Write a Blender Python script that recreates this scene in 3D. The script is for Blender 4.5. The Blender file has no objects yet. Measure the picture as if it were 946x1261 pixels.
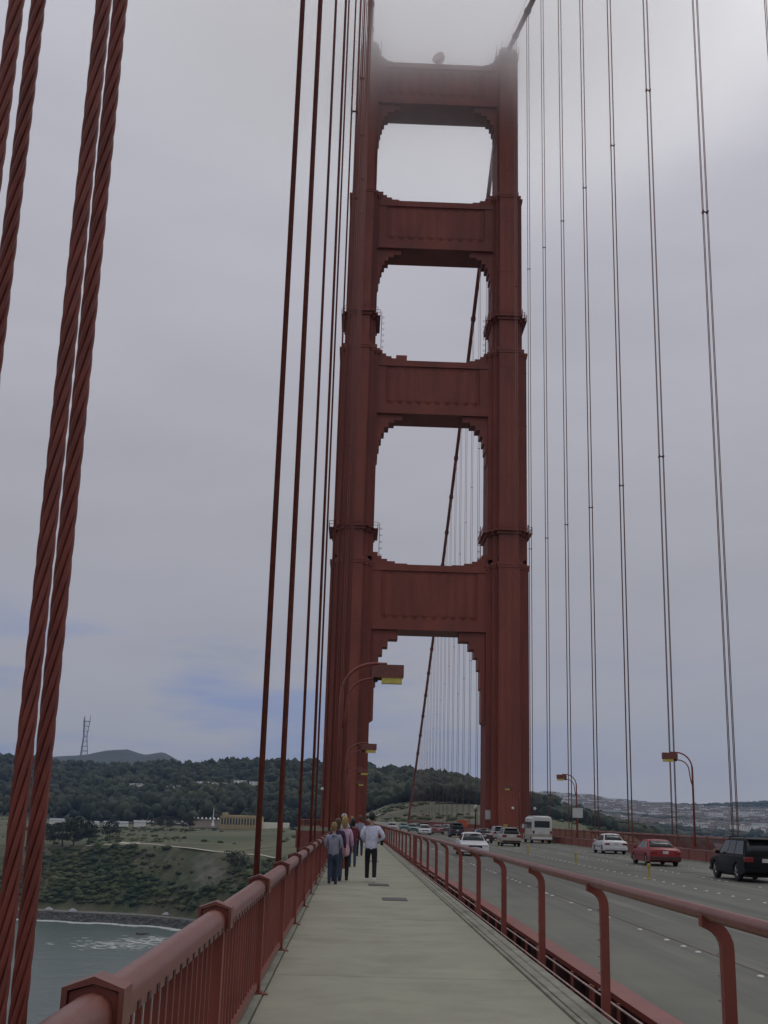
import bpy, bmesh, math, random
import numpy as np
from mathutils import Vector, Matrix
random.seed(7); rng = np.random.default_rng(7)
S = bpy.context.scene; COL = S.collection; PI = math.pi; R = math.radians

# ------------------------------------------------------------------ camera
yaw, pitch, roll = 0.0201, 0.2595, 0.0285
cy, sy, cp, sp = math.cos(yaw), math.sin(yaw), math.cos(pitch), math.sin(pitch)
F = Vector((sy*cp, cy*cp, sp)); Rt = Vector((cy, -sy, 0)); U = Rt.cross(F)
R2 = math.cos(roll)*Rt + math.sin(roll)*U; U2 = -math.sin(roll)*Rt + math.cos(roll)*U
cam = bpy.data.objects.new('camera', bpy.data.cameras.new('camera')); COL.objects.link(cam)
M = Matrix((R2, U2, -F)).transposed().to_4x4(); M.translation = Vector((0, 0, 1.7)); cam.matrix_world = M
cam.data.sensor_fit = 'HORIZONTAL'; cam.data.sensor_width = 36; cam.data.lens = 36*1420.57/946
cam.data.clip_start = .05; cam.data.clip_end = 60000
S.camera = cam
S.view_settings.view_transform = 'Standard'; S.view_settings.look = 'None'
S.view_settings.exposure = 0.0; S.view_settings.gamma = 1.0
S.cycles.volume_step_rate = 1.0; S.cycles.volume_max_steps = 96; S.cycles.volume_bounces = 16; S.cycles.max_bounces = 20
S.cycles.use_denoising = True

# ------------------------------------------------------------------ world: overcast
SUN_EL, SUN_AZ = R(52), R(25)          # sun ahead and to the right, behind the cloud
W = bpy.data.worlds.new('World'); S.world = W; W.use_nodes = True
nt = W.node_tree; nt.nodes.clear()
def nd(t, typ, **k):
    n = t.nodes.new(typ)
    for a, b in k.items(): setattr(n, a, b)
    return n
out = nd(nt, 'ShaderNodeOutputWorld'); bg = nd(nt, 'ShaderNodeBackground'); bg.inputs[1].default_value = .1
sky = nd(nt, 'ShaderNodeTexSky'); sky.sky_type = 'NISHITA'; sky.sun_disc = False
sky.sun_elevation = SUN_EL; sky.sun_rotation = SUN_AZ
tc = nd(nt, 'ShaderNodeTexCoord'); sep = nd(nt, 'ShaderNodeSeparateXYZ'); nt.links.new(tc.outputs['Generated'], sep.inputs[0])
cr = nd(nt, 'ShaderNodeValToRGB'); nt.links.new(sep.outputs[2], cr.inputs[0])
el = cr.color_ramp.elements
SKYC = [(0.0, (3.5, 3.5, 3.95)), (.06, (3.3, 3.3, 3.8)), (.13, (3.4, 3.33, 3.75)), (.25, (3.85, 3.75, 4.05)),
        (.4, (4.4, 4.28, 4.7)), (.62, (5.3, 5.2, 5.75)), (1.0, (6.2, 6.1, 6.4))]
while len(el) < len(SKYC): el.new(.5)
for e, (pz, c) in zip(el, SKYC): e.position = pz; e.color = (c[0]/6.5, c[1]/6.5, c[2]/6.5, 1)
mul = nd(nt, 'ShaderNodeVectorMath', operation='SCALE'); mul.inputs['Scale'].default_value = 6.5; nt.links.new(cr.outputs[0], mul.inputs[0])
# soft cloud modulation
mp = nd(nt, 'ShaderNodeMapping'); mp.inputs['Scale'].default_value = (1.4, 1.4, 5.5); nt.links.new(tc.outputs['Generated'], mp.inputs[0])
n1 = nd(nt, 'ShaderNodeTexNoise'); n1.inputs['Scale'].default_value = 2.6; n1.inputs['Detail'].default_value = 7; n1.inputs['Roughness'].default_value = .55
nt.links.new(mp.outputs[0], n1.inputs['Vector'])
mr = nd(nt, 'ShaderNodeMapRange'); mr.inputs[1].default_value = .3; mr.inputs[2].default_value = .7; mr.inputs[3].default_value = .94; mr.inputs[4].default_value = 1.05
nt.links.new(n1.outputs[0], mr.inputs[0])
mul2 = nd(nt, 'ShaderNodeVectorMath', operation='SCALE'); nt.links.new(mul.outputs[0], mul2.inputs[0]); nt.links.new(mr.outputs[0], mul2.inputs['Scale'])
# thinner cloud low in the sky, where blue shows through
mp2 = nd(nt, 'ShaderNodeMapping'); mp2.inputs['Scale'].default_value = (2.2, 2.2, 12); mp2.inputs['Location'].default_value = (1.7, .4, .2); nt.links.new(tc.outputs['Generated'], mp2.inputs[0])
n2 = nd(nt, 'ShaderNodeTexNoise'); n2.inputs['Scale'].default_value = 2.2; n2.inputs['Detail'].default_value = 6; nt.links.new(mp2.outputs[0], n2.inputs['Vector'])
m2 = nd(nt, 'ShaderNodeMapRange'); m2.inputs[1].default_value = .44; m2.inputs[2].default_value = .58; nt.links.new(n2.outputs[0], m2.inputs[0])
lo = nd(nt, 'ShaderNodeMapRange'); lo.inputs[1].default_value = .19; lo.inputs[2].default_value = .10; nt.links.new(sep.outputs[2], lo.inputs[0])
east = nd(nt, 'ShaderNodeMapRange'); east.inputs[1].default_value = .22; east.inputs[2].default_value = -.08; east.inputs[3].default_value = .12; nt.links.new(sep.outputs[0], east.inputs[0])
th0 = nd(nt, 'ShaderNodeMath', operation='MULTIPLY'); nt.links.new(m2.outputs[0], th0.inputs[0]); nt.links.new(east.outputs[0], th0.inputs[1])
th = nd(nt, 'ShaderNodeMath', operation='MULTIPLY'); nt.links.new(th0.outputs[0], th.inputs[0]); nt.links.new(lo.outputs[0], th.inputs[1])
th2 = nd(nt, 'ShaderNodeMath', operation='MULTIPLY'); nt.links.new(th.outputs[0], th2.inputs[0]); th2.inputs[1].default_value = .85
base = nd(nt, 'ShaderNodeMix', data_type='RGBA'); base.inputs['Factor'].default_value = .93
nt.links.new(sky.outputs[0], base.inputs['A']); nt.links.new(mul2.outputs[0], base.inputs['B'])
blue = nd(nt, 'ShaderNodeMix', data_type='RGBA'); nt.links.new(th2.outputs[0], blue.inputs['Factor'])
nt.links.new(base.outputs['Result'], blue.inputs['A']); blue.inputs['B'].default_value = (2.2, 2.75, 4.5, 1)
nt.links.new(blue.outputs['Result'], bg.inputs[0]); nt.links.new(bg.outputs[0], out.inputs[0])

sl = bpy.data.lights.new('sun', 'SUN'); sl.energy = .6; sl.angle = R(20); sl.color = (1, .97, .92)
so = bpy.data.objects.new('sun', sl); COL.objects.link(so)
sd = Vector((math.sin(SUN_AZ)*math.cos(SUN_EL), math.cos(SUN_AZ)*math.cos(SUN_EL), math.sin(SUN_EL)))
so.rotation_euler = sd.to_track_quat('Z', 'Y').to_euler()

# ------------------------------------------------------------------ materials
MATS = {}
def mat(name, col, rough=.6, var=.15, scale=3.0, bump=0.0, bscale=40.0, metal=0.0, coat=0.0, col2=None, spec=.5, detail=5, stretch=(1, 1, 1), lo=.35, hi=.65):
    m = bpy.data.materials.new(name); m.use_nodes = True; t = m.node_tree; b = t.nodes['Principled BSDF']
    b.inputs['Roughness'].default_value = rough; b.inputs['Metallic'].default_value = metal
    b.inputs['Specular IOR Level'].default_value = spec
    b.inputs['Coat Weight'].default_value = coat
    g = nd(t, 'ShaderNodeNewGeometry'); mpn = nd(t, 'ShaderNodeMapping'); mpn.inputs['Scale'].default_value = stretch
    t.links.new(g.outputs['Position'], mpn.inputs[0])
    n = nd(t, 'ShaderNodeTexNoise'); n.inputs['Scale'].default_value = scale; n.inputs['Detail'].default_value = detail
    t.links.new(mpn.outputs[0], n.inputs['Vector'])
    r_ = nd(t, 'ShaderNodeMapRange'); r_.inputs[1].default_value = lo; r_.inputs[2].default_value = hi
    t.links.new(n.outputs[0], r_.inputs[0])
    mx = nd(t, 'ShaderNodeMix', data_type='RGBA'); t.links.new(r_.outputs[0], mx.inputs['Factor'])
    if col2 is None:
        mx.inputs['A'].default_value = (*[c*(1-var) for c in col], 1); mx.inputs['B'].default_value = (*[min(1, c*(1+var)) for c in col], 1)
    else:
        mx.inputs['A'].default_value = (*col, 1); mx.inputs['B'].default_value = (*col2, 1)
    t.links.new(mx.outputs['Result'], b.inputs['Base Color'])
    if bump:
        n2 = nd(t, 'ShaderNodeTexNoise'); n2.inputs['Scale'].default_value = bscale; n2.inputs['Detail'].default_value = 4
        t.links.new(g.outputs['Position'], n2.inputs['Vector'])
        bp = nd(t, 'ShaderNodeBump'); bp.inputs['Strength'].default_value = 1; bp.inputs['Distance'].default_value = bump
        t.links.new(n2.outputs[0], bp.inputs['Height']); t.links.new(bp.outputs[0], b.inputs['Normal'])
    MATS[name] = m; return m
def more_noise(m, col, scale, lo, hi, fac=1.0, stretch=(1, 1, 1)):
    """second layer of colour over the first (wear, stains)"""
    t = m.node_tree; b = t.nodes['Principled BSDF']; src = b.inputs['Base Color'].links[0].from_socket
    g = nd(t, 'ShaderNodeNewGeometry'); mpn = nd(t, 'ShaderNodeMapping'); mpn.inputs['Scale'].default_value = stretch; t.links.new(g.outputs['Position'], mpn.inputs[0])
    n = nd(t, 'ShaderNodeTexNoise'); n.inputs['Scale'].default_value = scale; n.inputs['Detail'].default_value = 8; n.inputs['Roughness'].default_value = .65
    t.links.new(mpn.outputs[0], n.inputs['Vector'])
    r_ = nd(t, 'ShaderNodeMapRange'); r_.inputs[1].default_value = lo; r_.inputs[2].default_value = hi; r_.inputs[4].default_value = fac
    t.links.new(n.outputs[0], r_.inputs[0])
    mx = nd(t, 'ShaderNodeMix', data_type='RGBA'); t.links.new(r_.outputs[0], mx.inputs['Factor'])
    t.links.new(src, mx.inputs['A']); mx.inputs['B'].default_value = (*col, 1); t.links.new(mx.outputs['Result'], b.inputs['Base Color'])
    return m
RED = mat('red_oxide_paint', (.215, .050, .032), .5, .14, 1.5, .0006, 60)
more_noise(RED, (.29, .12, .095), 5, .58, .8, .5); more_noise(RED, (.10, .045, .035), 9, .63, .8, .6, (1, 1, .3))
ROPE = mat('rope_paint', (.20, .046, .030), .55, .18, 8, .0006, 120); more_noise(ROPE, (.10, .04, .035), 14, .6, .78, .55)
TOWER = mat('tower_paint', (.255, .060, .034), .55, .16, .25, .002, 6, stretch=(1, 1, .35))
more_noise(TOWER, (.17, .048, .032), .6, .5, .75, .6, (1, 1, .10)); more_noise(TOWER, (.33, .095, .065), 1.1, .56, .76, .55, (1, 1, .35)); more_noise(TOWER, (.13, .05, .035), .25, .58, .7, .4)
RAILTOP = mat('rail_paint', (.182, .058, .040), .42, .12, 3, .0005, 80); more_noise(RAILTOP, (.25, .11, .09), 9, .5, .72, .6); more_noise(RAILTOP, (.10, .035, .025), 16, .64, .70, .9); more_noise(RAILTOP, (.15, .05, .03), 3, .55, .75, .6)
CONC = mat('sidewalk_concrete', (.30, .298, .222), .9, .06, .8, .0012, 90)
more_noise(CONC, (.215, .215, .16), .9, .46, .68, .75); more_noise(CONC, (.19, .19, .16), 6, .62, .8, .5); more_noise(CONC, (.36, .36, .32), 30, .6, .75, .4); more_noise(CONC, (.13, .13, .11), 3.2, .66, .72, .7); more_noise(CONC, (.10, .10, .085), 55, .70, .74, .7)
KERB = mat('kerb_concrete', (.25, .245, .19), .9, .15, 3, .002, 60); more_noise(KERB, (.11, .11, .085), 2.5, .5, .7, .7, (1, .25, 1))
ASPH = mat('asphalt', (.155, .158, .126), .85, .08, .6, .0015, 120)
more_noise(ASPH, (.10, .10, .085), .5, .45, .58, .85, (1, .025, 1)); more_noise(ASPH, (.23, .23, .2), .8, .58, .68, .5, (1, .04, 1)); more_noise(ASPH, (.10, .10, .085), .12, .5, .7, .6); more_noise(ASPH, (.20, .20, .17), 12, .6, .8, .4)
STEELD = mat('dark_steel_and_shade', (.06, .025, .02), .7, .3, 2)  # dark steel; also carries the painted shade of the road-edge gap
BLACK = mat('black_rubber', (.02, .02, .02), .8, .2, 10)
CHROME = mat('bare_metal', (.5, .5, .5), .35, .1, 10, metal=1)
WHITEP = mat('white_paint', (.72, .73, .72), .35, .04, 4, coat=.5)
WIRE = mat('wire', (.45, .32, .29), .5, .2, 10)
DOTM = mat('ceramic_marker', (.6, .6, .55), .4, .08, 10)
YEL = mat('yellow_plastic', (.42, .34, .05), .5, .1, 6)
LENS = mat('amber_lens', (.62, .52, .10), .35, .1, 5)
GLASS = mat('car_glass', (.014, .02, .02), .08, .1, 2, spec=.45)
SIGNW = mat('sign_white', (.55, .56, .54), .5, .08, 3)
ORANGE = mat('orange_board', (.6, .12, .04), .5, .1, 3)
def paint(name, c, **k): return mat(name, c, .4, .05, 2, coat=.12, spec=.3, **k)

# ------------------------------------------------------------------ helpers
class MB:
    def __init__(s): s.v = []; s.f = []
    def box(s, x0, x1, y0, y1, z0, z1):
        n = len(s.v); s.v += [(x, y, z) for z in (z0, z1) for y in (y0, y1) for x in (x0, x1)]
        s.f += [tuple(n+i for i in q) for q in ((0, 2, 3, 1), (4, 5, 7, 6), (0, 1, 5, 4), (2, 6, 7, 3), (0, 4, 6, 2), (1, 3, 7, 5))]; return s
    def prism(s, pts, a0, a1, axis='y'):
        """extrude a 2-D outline; axis y: pts are (x,z); axis x: pts are (y,z); axis z: pts (x,y)"""
        n = len(s.v); k = len(pts)
        for a in (a0, a1):
            for p, q in pts: s.v.append({'y': (p, a, q), 'x': (a, p, q), 'z': (p, q, a)}[axis])
        s.f.append(tuple(range(n, n+k))); s.f.append(tuple(range(n+2*k-1, n+k-1, -1)))
        for i in range(k): j = (i+1) % k; s.f.append((n+i, n+k+i, n+k+j, n+j))
        return s
    def tube(s, pts, r, seg=8, caps=True, flat=1.0):
        pts = [Vector(p) for p in pts]; n = len(s.v); rr = r if hasattr(r, '__len__') else [r]*len(pts); up = None
        for i, p in enumerate(pts):
            d = (pts[min(i+1, len(pts)-1)]-pts[max(i-1, 0)]).normalized()
            if up is None: up = Vector((0, 0, 1)) if abs(d.z) < .9 else Vector((0, 1, 0))
            a = d.cross(up).normalized(); b = a.cross(d).normalized(); up = b
            for k in range(seg):
                t = 2*PI*k/seg; s.v.append(tuple(p+a*math.cos(t)*rr[i]+b*math.sin(t)*rr[i]*flat))
        for i in range(len(pts)-1):
            for k in range(seg):
                j = (k+1) % seg; s.f.append((n+i*seg+k, n+i*seg+j, n+(i+1)*seg+j, n+(i+1)*seg+k))
        if caps: s.f.append(tuple(range(n+seg-1, n-1, -1))); e = n+(len(pts)-1)*seg; s.f.append(tuple(range(e, e+seg)))
        return s
    def lathe(s, prof, c=(0, 0, 0), seg=16, axis='z'):
        n = len(s.v)
        for r, h in prof:
            for k in range(seg):
                t = 2*PI*k/seg; a, b = r*math.cos(t), r*math.sin(t)
                p = {'z': (a, b, h), 'x': (h, a, b), 'y': (a, h, b)}[axis]; s.v.append((c[0]+p[0], c[1]+p[1], c[2]+p[2]))
        for i in range(len(prof)-1):
            for k in range(seg):
                j = (k+1) % seg; s.f.append((n+i*seg+k, n+i*seg+j, n+(i+1)*seg+j, n+(i+1)*seg+k))
        s.f.append(tuple(range(n+seg-1, n-1, -1))); e = n+(len(prof)-1)*seg; s.f.append(tuple(range(e, e+seg)))
        return s
    def quad(s, *p): n = len(s.v); s.v += [tuple(q) for q in p]; s.f.append(tuple(range(n, n+len(p)))); return s
    def mesh(s, name, m, smooth=False, fix=True):
        me = bpy.data.meshes.new(name); me.from_pydata(s.v, [], s.f); me.materials.append(m)
        if fix:
            b = bmesh.new(); b.from_mesh(me); bmesh.ops.recalc_face_normals(b, faces=b.faces); b.to_mesh(me); b.free()
        if smooth: me.shade_smooth() if hasattr(me, 'shade_smooth') else None
        return me
    def obj(s, name, m, parent=None, smooth=False, loc=None, fix=True): return link(name, s.mesh(name, m, smooth, fix), parent, loc)
def link(name, me, parent=None, loc=None, rot=None, scale=None):
    o = bpy.data.objects.new(name, me); COL.objects.link(o)
    if parent: o.parent = parent
    if loc: o.location = loc
    if rot: o.rotation_euler = rot
    if scale: o.scale = scale
    return o
def tag(o, label=None, cat=None, group=None, kind=None):
    for k, v in (('label', label), ('category', cat), ('group', group), ('kind', kind)):
        if v: o[k] = v
    return o
def thing(name, label, cat, loc=(0, 0, 0), rz=0, group=None):
    o = link(name, None, None, loc); o.rotation_euler = (0, 0, rz); return tag(o, label, cat, group)
def copy_tree(o, parent=None):
    c = o.copy(); COL.objects.link(c)
    if parent is not None: c.parent = parent
    for ch in list(o.children): copy_tree(ch, c)
    return c
def bevel(o, w, seg=2):
    b = o.modifiers.new('bevel', 'BEVEL'); b.width = w; b.segments = seg; b.limit_method = 'ANGLE'; b.angle_limit = R(40); return o
ORD = ['first', 'second', 'third', 'fourth', 'fifth', 'sixth', 'seventh', 'eighth', 'ninth', 'tenth', 'eleventh', 'twelfth', 'thirteenth', 'fourteenth', 'fifteenth', 'sixteenth', 'seventeenth', 'eighteenth', 'nineteenth', 'twentieth', 'twenty-first', 'twenty-second']

XC = 12.38; XL, XR = XC-13.715, XC+13.715; YT = 202.8; Y0 = 4.376; SP = 15.24; ZROAD = -.43
def cable_z(y):
    d = YT-y
    return 151.5-.447*d+(143/640**2)*d*d if d >= 0 else 151.5+.51*d+.0002*d*d

# ------------------------------------------------------------------ terrain and water
COLS = [
 (-0.754,[(1200,-67),(1260,-55),(1330,-48),(1600,-36),(2100,-10),(2700,44),(3300,108),(4200,68),(5000,146),(6200,283),(9000,85)]),
 (-0.459,[(1000,-67),(1060,-56),(1120,-35),(1300,-22),(1600,-9),(2100,39),(2700,96),(3500,70),(4700,122),(6200,235),(9000,161)]),
 (-0.292,[(860,-67),(905,-51),(960,-30),(1120,-20),(1400,-9),(1900,32),(2500,85),(3200,74),(4500,108),(6000,240),(9000,204)]),
 (-0.252,[(850,-67),(893,-51),(945,-30),(1100,-20),(1350,-9),(1850,30),(2400,77),(3200,70),(4500,103),(6000,255),(9000,215)]),
 (-0.222,[(843,-67),(885,-51),(935,-29),(1090,-20),(1330,-9),(1800,30),(2300,75),(3200,70),(4500,107),(6000,277),(9000,222)]),
 (-0.191,[(838,-67),(880,-50),(925,-27),(1080,-19),(1310,-9),(1750,31),(2200,74),(3200,73),(4500,116),(6000,312),(9000,230)]),
 (-0.176,[(834,-67),(875,-50),(919,-27),(1070,-19),(1300,-8),(1725,31),(2150,74),(3200,75),(4500,115),(6000,284),(9000,234)]),
 (-0.161,[(830,-67),(870,-50),(912,-27),(1060,-19),(1290,-8),(1700,32),(2100,74),(3200,76),(4500,115),(6000,300),(9000,238)]),
 (-0.134,[(810,-67),(850,-50),(895,-27),(1040,-19),(1270,-8),(1650,30),(2050,75),(3200,78),(4500,113),(6000,210),(9000,225)]),
 (-0.090,[(770,-67),(810,-48),(860,-29),(1000,-19),(1240,-8),(1600,29),(2000,75),(3000,70),(4500,104),(6000,150),(9000,167)]),
 (-0.022,[(690,-67),(725,-45),(765,-28),(880,-16),(1150,-6),(1500,25),(1850,63),(2800,60),(4500,90),(6000,133),(9000,154)]),
 (0.032,[(600,-67),(625,-34),(650,-16),(720,-4),(950,12),(1200,24),(1550,50),(2500,40),(4500,70),(6000,110),(9000,128)]),
 (0.066,[(590,-67),(612,-30),(635,-12),(700,-1),(900,15),(1150,25),(1450,43),(2500,34),(4500,60),(6000,100),(9000,120)]),
 (0.107,[(580,-67),(600,-29),(622,-8),(690,1),(850,13),(1050,19),(1300,28),(2500,20),(4000,44),(6000,90),(9000,110)]),
 (0.148,[(580,-67),(605,-29),(630,-5),(700,1),(850,7),(1000,10),(1150,12),(2200,6),(3600,32),(5200,100),(9000,120)]),
 (0.189,[(640,-67),(665,-29),(690,-10),(750,-2),(860,4),(980,5),(1100,6),(2000,-8),(3400,21),(5200,104),(9000,120)]),
 (0.238,[(760,-67),(780,-33),(800,-21),(850,-11),(920,-5),(1000,-6),(1100,-9),(2000,-19),(3400,16),(5200,98),(9000,110)]),
 (0.300,[(1000,-67),(1030,-36),(1080,-27),(1150,-23),(1250,-22),(1350,-23),(1500,-26),(2200,-29),(3400,13),(5200,90),(9000,105)]),
 (0.355,[(1300,-67),(1330,-38),(1380,-32),(1450,-29),(1550,-30),(1650,-32),(1800,-32),(2400,-28),(3400,14),(5200,97),(9000,110)]),
 (0.564,[(1900,-67),(1930,-43),(1980,-40),(2050,-39),(2150,-41),(2250,-43),(2400,-43),(2900,-37),(3600,1),(5200,71),(9000,91)]),
 (1.026,[(3300,-67),(3330,-64),(3380,-58),(3450,-55),(3550,-54),(3650,-53),(3800,-53),(4200,-45),(4700,-19),(5800,34),(9000,53)])]
TT = np.array([c[0] for c in COLS])
KD = np.array([[c[1][0][0]-26, c[1][0][0]-9]+[q[0] for q in c[1][:1]]+[c[1][0][0]+14]+[q[0] for q in c[1][1:]] for c in COLS], float)
KZ = np.array([[-80, -72.5, -67.3, -66.8]+[q[1] for q in c[1][1:]] for c in COLS], float)
WV = [(rng.uniform(0, 2*PI), rng.uniform(0, 2*PI)) for _ in range(14)]
def knots(t): return [np.interp(t, TT, KD[:, i]) for i in range(KD.shape[1])], [np.interp(t, TT, KZ[:, i]) for i in range(KD.shape[1])]
def rough(X, Y):
    z = 0
    for i, (a, ph) in enumerate(WV):
        L = 46*1.32**i*.6; z = z+math.sin((X*math.cos(a)+Y*math.sin(a))*2*PI/L+ph)*L*.0058
    return z
def ground_z(X, Y):
    d, z = knots(X/Y); h = float(np.interp(Y, d, z))
    w = min(1, max(0, (Y-d[3]-6)/60)); w *= .55 if Y < d[7] else 1.0
    if Y > 4600: w *= 1+1.2*min(1, (Y-4600)/600)
    return h+rough(X, Y)*w*.55
def terrain():
    ts = np.concatenate([np.linspace(-.75, -.32, 22), np.linspace(-.31, .37, 190), np.linspace(.38, 1.02, 26)])
    fr = []; nper = [1, 1, 2, 9, 9, 12, 14, 20, 16, 8, 8, 14, 3]
    v = []; f = []; mi = []
    rows = None
    for t in ts:
        d, z = knots(t); Ys = []
        for i in range(len(d)-1):
            for k in range(nper[i]): Ys.append(d[i]+(d[i+1]-d[i])*k/nper[i])
        Ys.append(d[-1]); rows = len(Ys)
        for y in Ys: v.append((t*y, y, ground_z(t*y, y)))
    bands = []
    for i in range(len(nper)): bands += [i]*nper[i]
    def far(t): return 3 if t < .12 else 4
    bm_ = {0: 0, 1: 0, 2: 0, 3: 1, 4: 1, 5: 2, 6: 2, 7: 3, 8: 3, 9: 3, 10: 4, 11: 4, 12: 4}
    for i in range(len(ts)-1):
        for j in range(rows-1):
            a = i*rows+j; f.append((a, a+rows, a+rows+1, a+1)); mi.append(far(ts[i]) if bands[j] >= 10 else (5 if .022 < ts[i] < .15 and bands[j] in (4, 5, 6) else bm_[bands[j]]))
    me = bpy.data.meshes.new('ground'); me.from_pydata(v, [], f)
    SEA = mat('seawall_rock', (.07, .068, .06), .9, .35, .3, .3, .8)
    BLUFF = mat('bluff_scrub', (.045, .06, .018), .95, .3, .03, .5, .35, col2=(.085, .078, .04)); more_noise(BLUFF, (.16, .145, .12), .022, .52, .66, .85); more_noise(BLUFF, (.11, .085, .055), .05, .55, .66, .7); more_noise(BLUFF, (.022, .036, .014), .07, .5, .62, .8)
    FIELD = mat('dry_grass', (.055, .072, .024), .95, .3, .012, .2, .5, col2=(.12, .115, .055), stretch=(.5, 2, 1)); more_noise(FIELD, (.045, .058, .024), .03, .5, .62, .85, (.5, 1.6, 1)); more_noise(FIELD, (.20, .17, .12), .02, .58, .66, .6, (.4, 1.6, 1)); more_noise(FIELD, (.09, .062, .04), .03, .58, .68, .7)
    WOODS = mat('woodland_floor', (.02, .03, .014), .95, .3, .02)
    CITYG = mat('city_ground', (.03, .042, .035), .95, .3, .004, col2=(.06, .066, .06)); more_noise(CITYG, (.03, .042, .03), .006, .52, .6, .9)
    CLIFF = mat('cliff_earth', (.06, .066, .028), .95, .3, .03, .4, .4, col2=(.11, .085, .052)); more_noise(CLIFF, (.18, .15, .11), .035, .54, .64, .7, (1, 1, 1.5)); more_noise(CLIFF, (.035, .045, .018), .05, .5, .6, .8)
    for m in (SEA, BLUFF, FIELD, WOODS, CITYG, CLIFF): me.materials.append(m)
    me.polygons.foreach_set('material_index', mi); me.shade_smooth()
    tag(link('ground', me), kind='structure')
terrain()

def water():
    m = bpy.data.materials.new('sea_water'); m.use_nodes = True; t = m.node_tree; b = t.nodes['Principled BSDF']
    b.inputs['Base Color'].default_value = (.03, .062, .055, 1); b.inputs['Roughness'].default_value = .3; b.inputs['IOR'].default_value = 1.33
    g = nd(t, 'ShaderNodeTexCoord')
    bp = None; src = None
    for sc_, dist in ((.09, .9), (.35, .35), (1.1, .12)):
        n = nd(t, 'ShaderNodeTexNoise'); n.inputs['Scale'].default_value = sc_; n.inputs['Detail'].default_value = 5; t.links.new(g.outputs['Object'], n.inputs['Vector'])
        bp = nd(t, 'ShaderNodeBump'); bp.inputs['Distance'].default_value = dist; t.links.new(n.outputs[0], bp.inputs['Height'])
        if src: t.links.new(src, bp.inputs['Normal'])
        src = bp.outputs[0]
    t.links.new(src, b.inputs['Normal'])
    me = MB().quad((-9000, -3000, -72), (9500, -3000, -72), (9500, 9500, -72), (-9000, 9500, -72)).mesh('water', m, fix=False)
    more = me
    # mottling
    n = nd(t, 'ShaderNodeTexNoise'); n.inputs['Scale'].default_value = .02; n.inputs['Detail'].default_value = 6; t.links.new(g.outputs['Object'], n.inputs['Vector'])
    mx = nd(t, 'ShaderNodeMix', data_type='RGBA'); t.links.new(n.outputs[0], mx.inputs['Factor'])
    mx.inputs['A'].default_value = (.05, .078, .066, 1); mx.inputs['B'].default_value = (.09, .12, .105, 1); t.links.new(mx.outputs['Result'], b.inputs['Base Color'])
    tag(link('water', me), kind='structure')
    FOAM = mat('sea_foam', (.40, .43, .41), .8, .1, .2)
    # foam: strings of small irregular patches where the swell breaks, and along the wall
    q = MB()
    def patch(x, y, rx, ry, k=9):
        a0 = random.random()*6
        pts = [(x+rx*(.55+.6*random.random())*math.cos(a0+2*PI*i/k), y+ry*(.55+.6*random.random())*math.sin(a0+2*PI*i/k)) for i in range(k)]
        q.quad(*[(px, py, -71.9+random.random()*.02) for px, py in pts])
    for i in range(900):
        c = random.choice([(-134, 694, 12, 12), (-122, 712, 15, 14), (-112, 735, 12, 10), (-128, 704, 24, 14), (-103, 700, 14, 12), (-118, 722, 10, 18)])
        x = c[0]+random.gauss(0, 1)*c[2]*.8; y = c[1]+random.gauss(0, 1)*c[3]; s_ = random.random()**3*1.7+.2
        patch(x, y, s_*1.6, s_)
    for i in range(1500):
        t_ = random.uniform(-.33, -.07); d, z = knots(t_); y = d[1]-2-abs(random.gauss(0, 1))*4.2+math.sin(t_*150)*3
        s_ = random.random()**2*2+.35; patch(t_*y, y, s_*2.2, s_)
    tag(q.obj('sea_foam', FOAM, fix=False), kind='stuff')
water()

# haze: one closed box of even air round everything
m = bpy.data.materials.new('thin_haze'); m.use_nodes = True; t = m.node_tree; t.nodes.clear()
o_ = nd(t, 'ShaderNodeOutputMaterial'); pv = nd(t, 'ShaderNodeVolumePrincipled'); pv.inputs['Color'].default_value = (.46, .63, .95, 1); pv.inputs['Density'].default_value = 5.2e-5
pv.inputs['Anisotropy'].default_value = .2
t.links.new(pv.outputs[0], o_.inputs['Volume'])
tag(MB().box(-9500, 10000, -3500, 10000, -82, 480).obj('haze', m), kind='stuff')
# low cloud sitting on the tower's head
m = bpy.data.materials.new('fog_cloud'); m.use_nodes = True; t = m.node_tree; t.nodes.clear()
o_ = nd(t, 'ShaderNodeOutputMaterial'); pv = nd(t, 'ShaderNodeVolumePrincipled'); pv.inputs['Color'].default_value = (1, 1, 1, 1); pv.inputs['Anisotropy'].default_value = .8
g = nd(t, 'ShaderNodeTexCoord'); sp_ = nd(t, 'ShaderNodeSeparateXYZ'); t.links.new(g.outputs['Object'], sp_.inputs[0])
def mrange(src, a, b, c=0, d=1, sm=True):
    n = nd(t, 'ShaderNodeMapRange'); n.interpolation_type = 'SMOOTHSTEP' if sm else 'LINEAR'
    for i, x in enumerate((a, b, c, d)): n.inputs[i+1].default_value = x
    t.links.new(src, n.inputs[0]); return n.outputs[0]
nz = nd(t, 'ShaderNodeTexNoise'); nz.inputs['Scale'].default_value = .012; nz.inputs['Detail'].default_value = 2; t.links.new(g.outputs['Object'], nz.inputs['Vector'])
def mm(op, a, b):
    n = nd(t, 'ShaderNodeMath', operation=op)
    for i, x in enumerate((a, b)):
        if isinstance(x, (int, float)): n.inputs[i].default_value = x
        else: t.links.new(x, n.inputs[i])
    return n.outputs[0]
zz = mm('ADD', sp_.outputs[2], mm('MULTIPLY', mm('SUBTRACT', nz.outputs[0], .5), 24))
dens = mm('MULTIPLY', mrange(zz, -23, 2), mrange(sp_.outputs[2], 48, 20))
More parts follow.
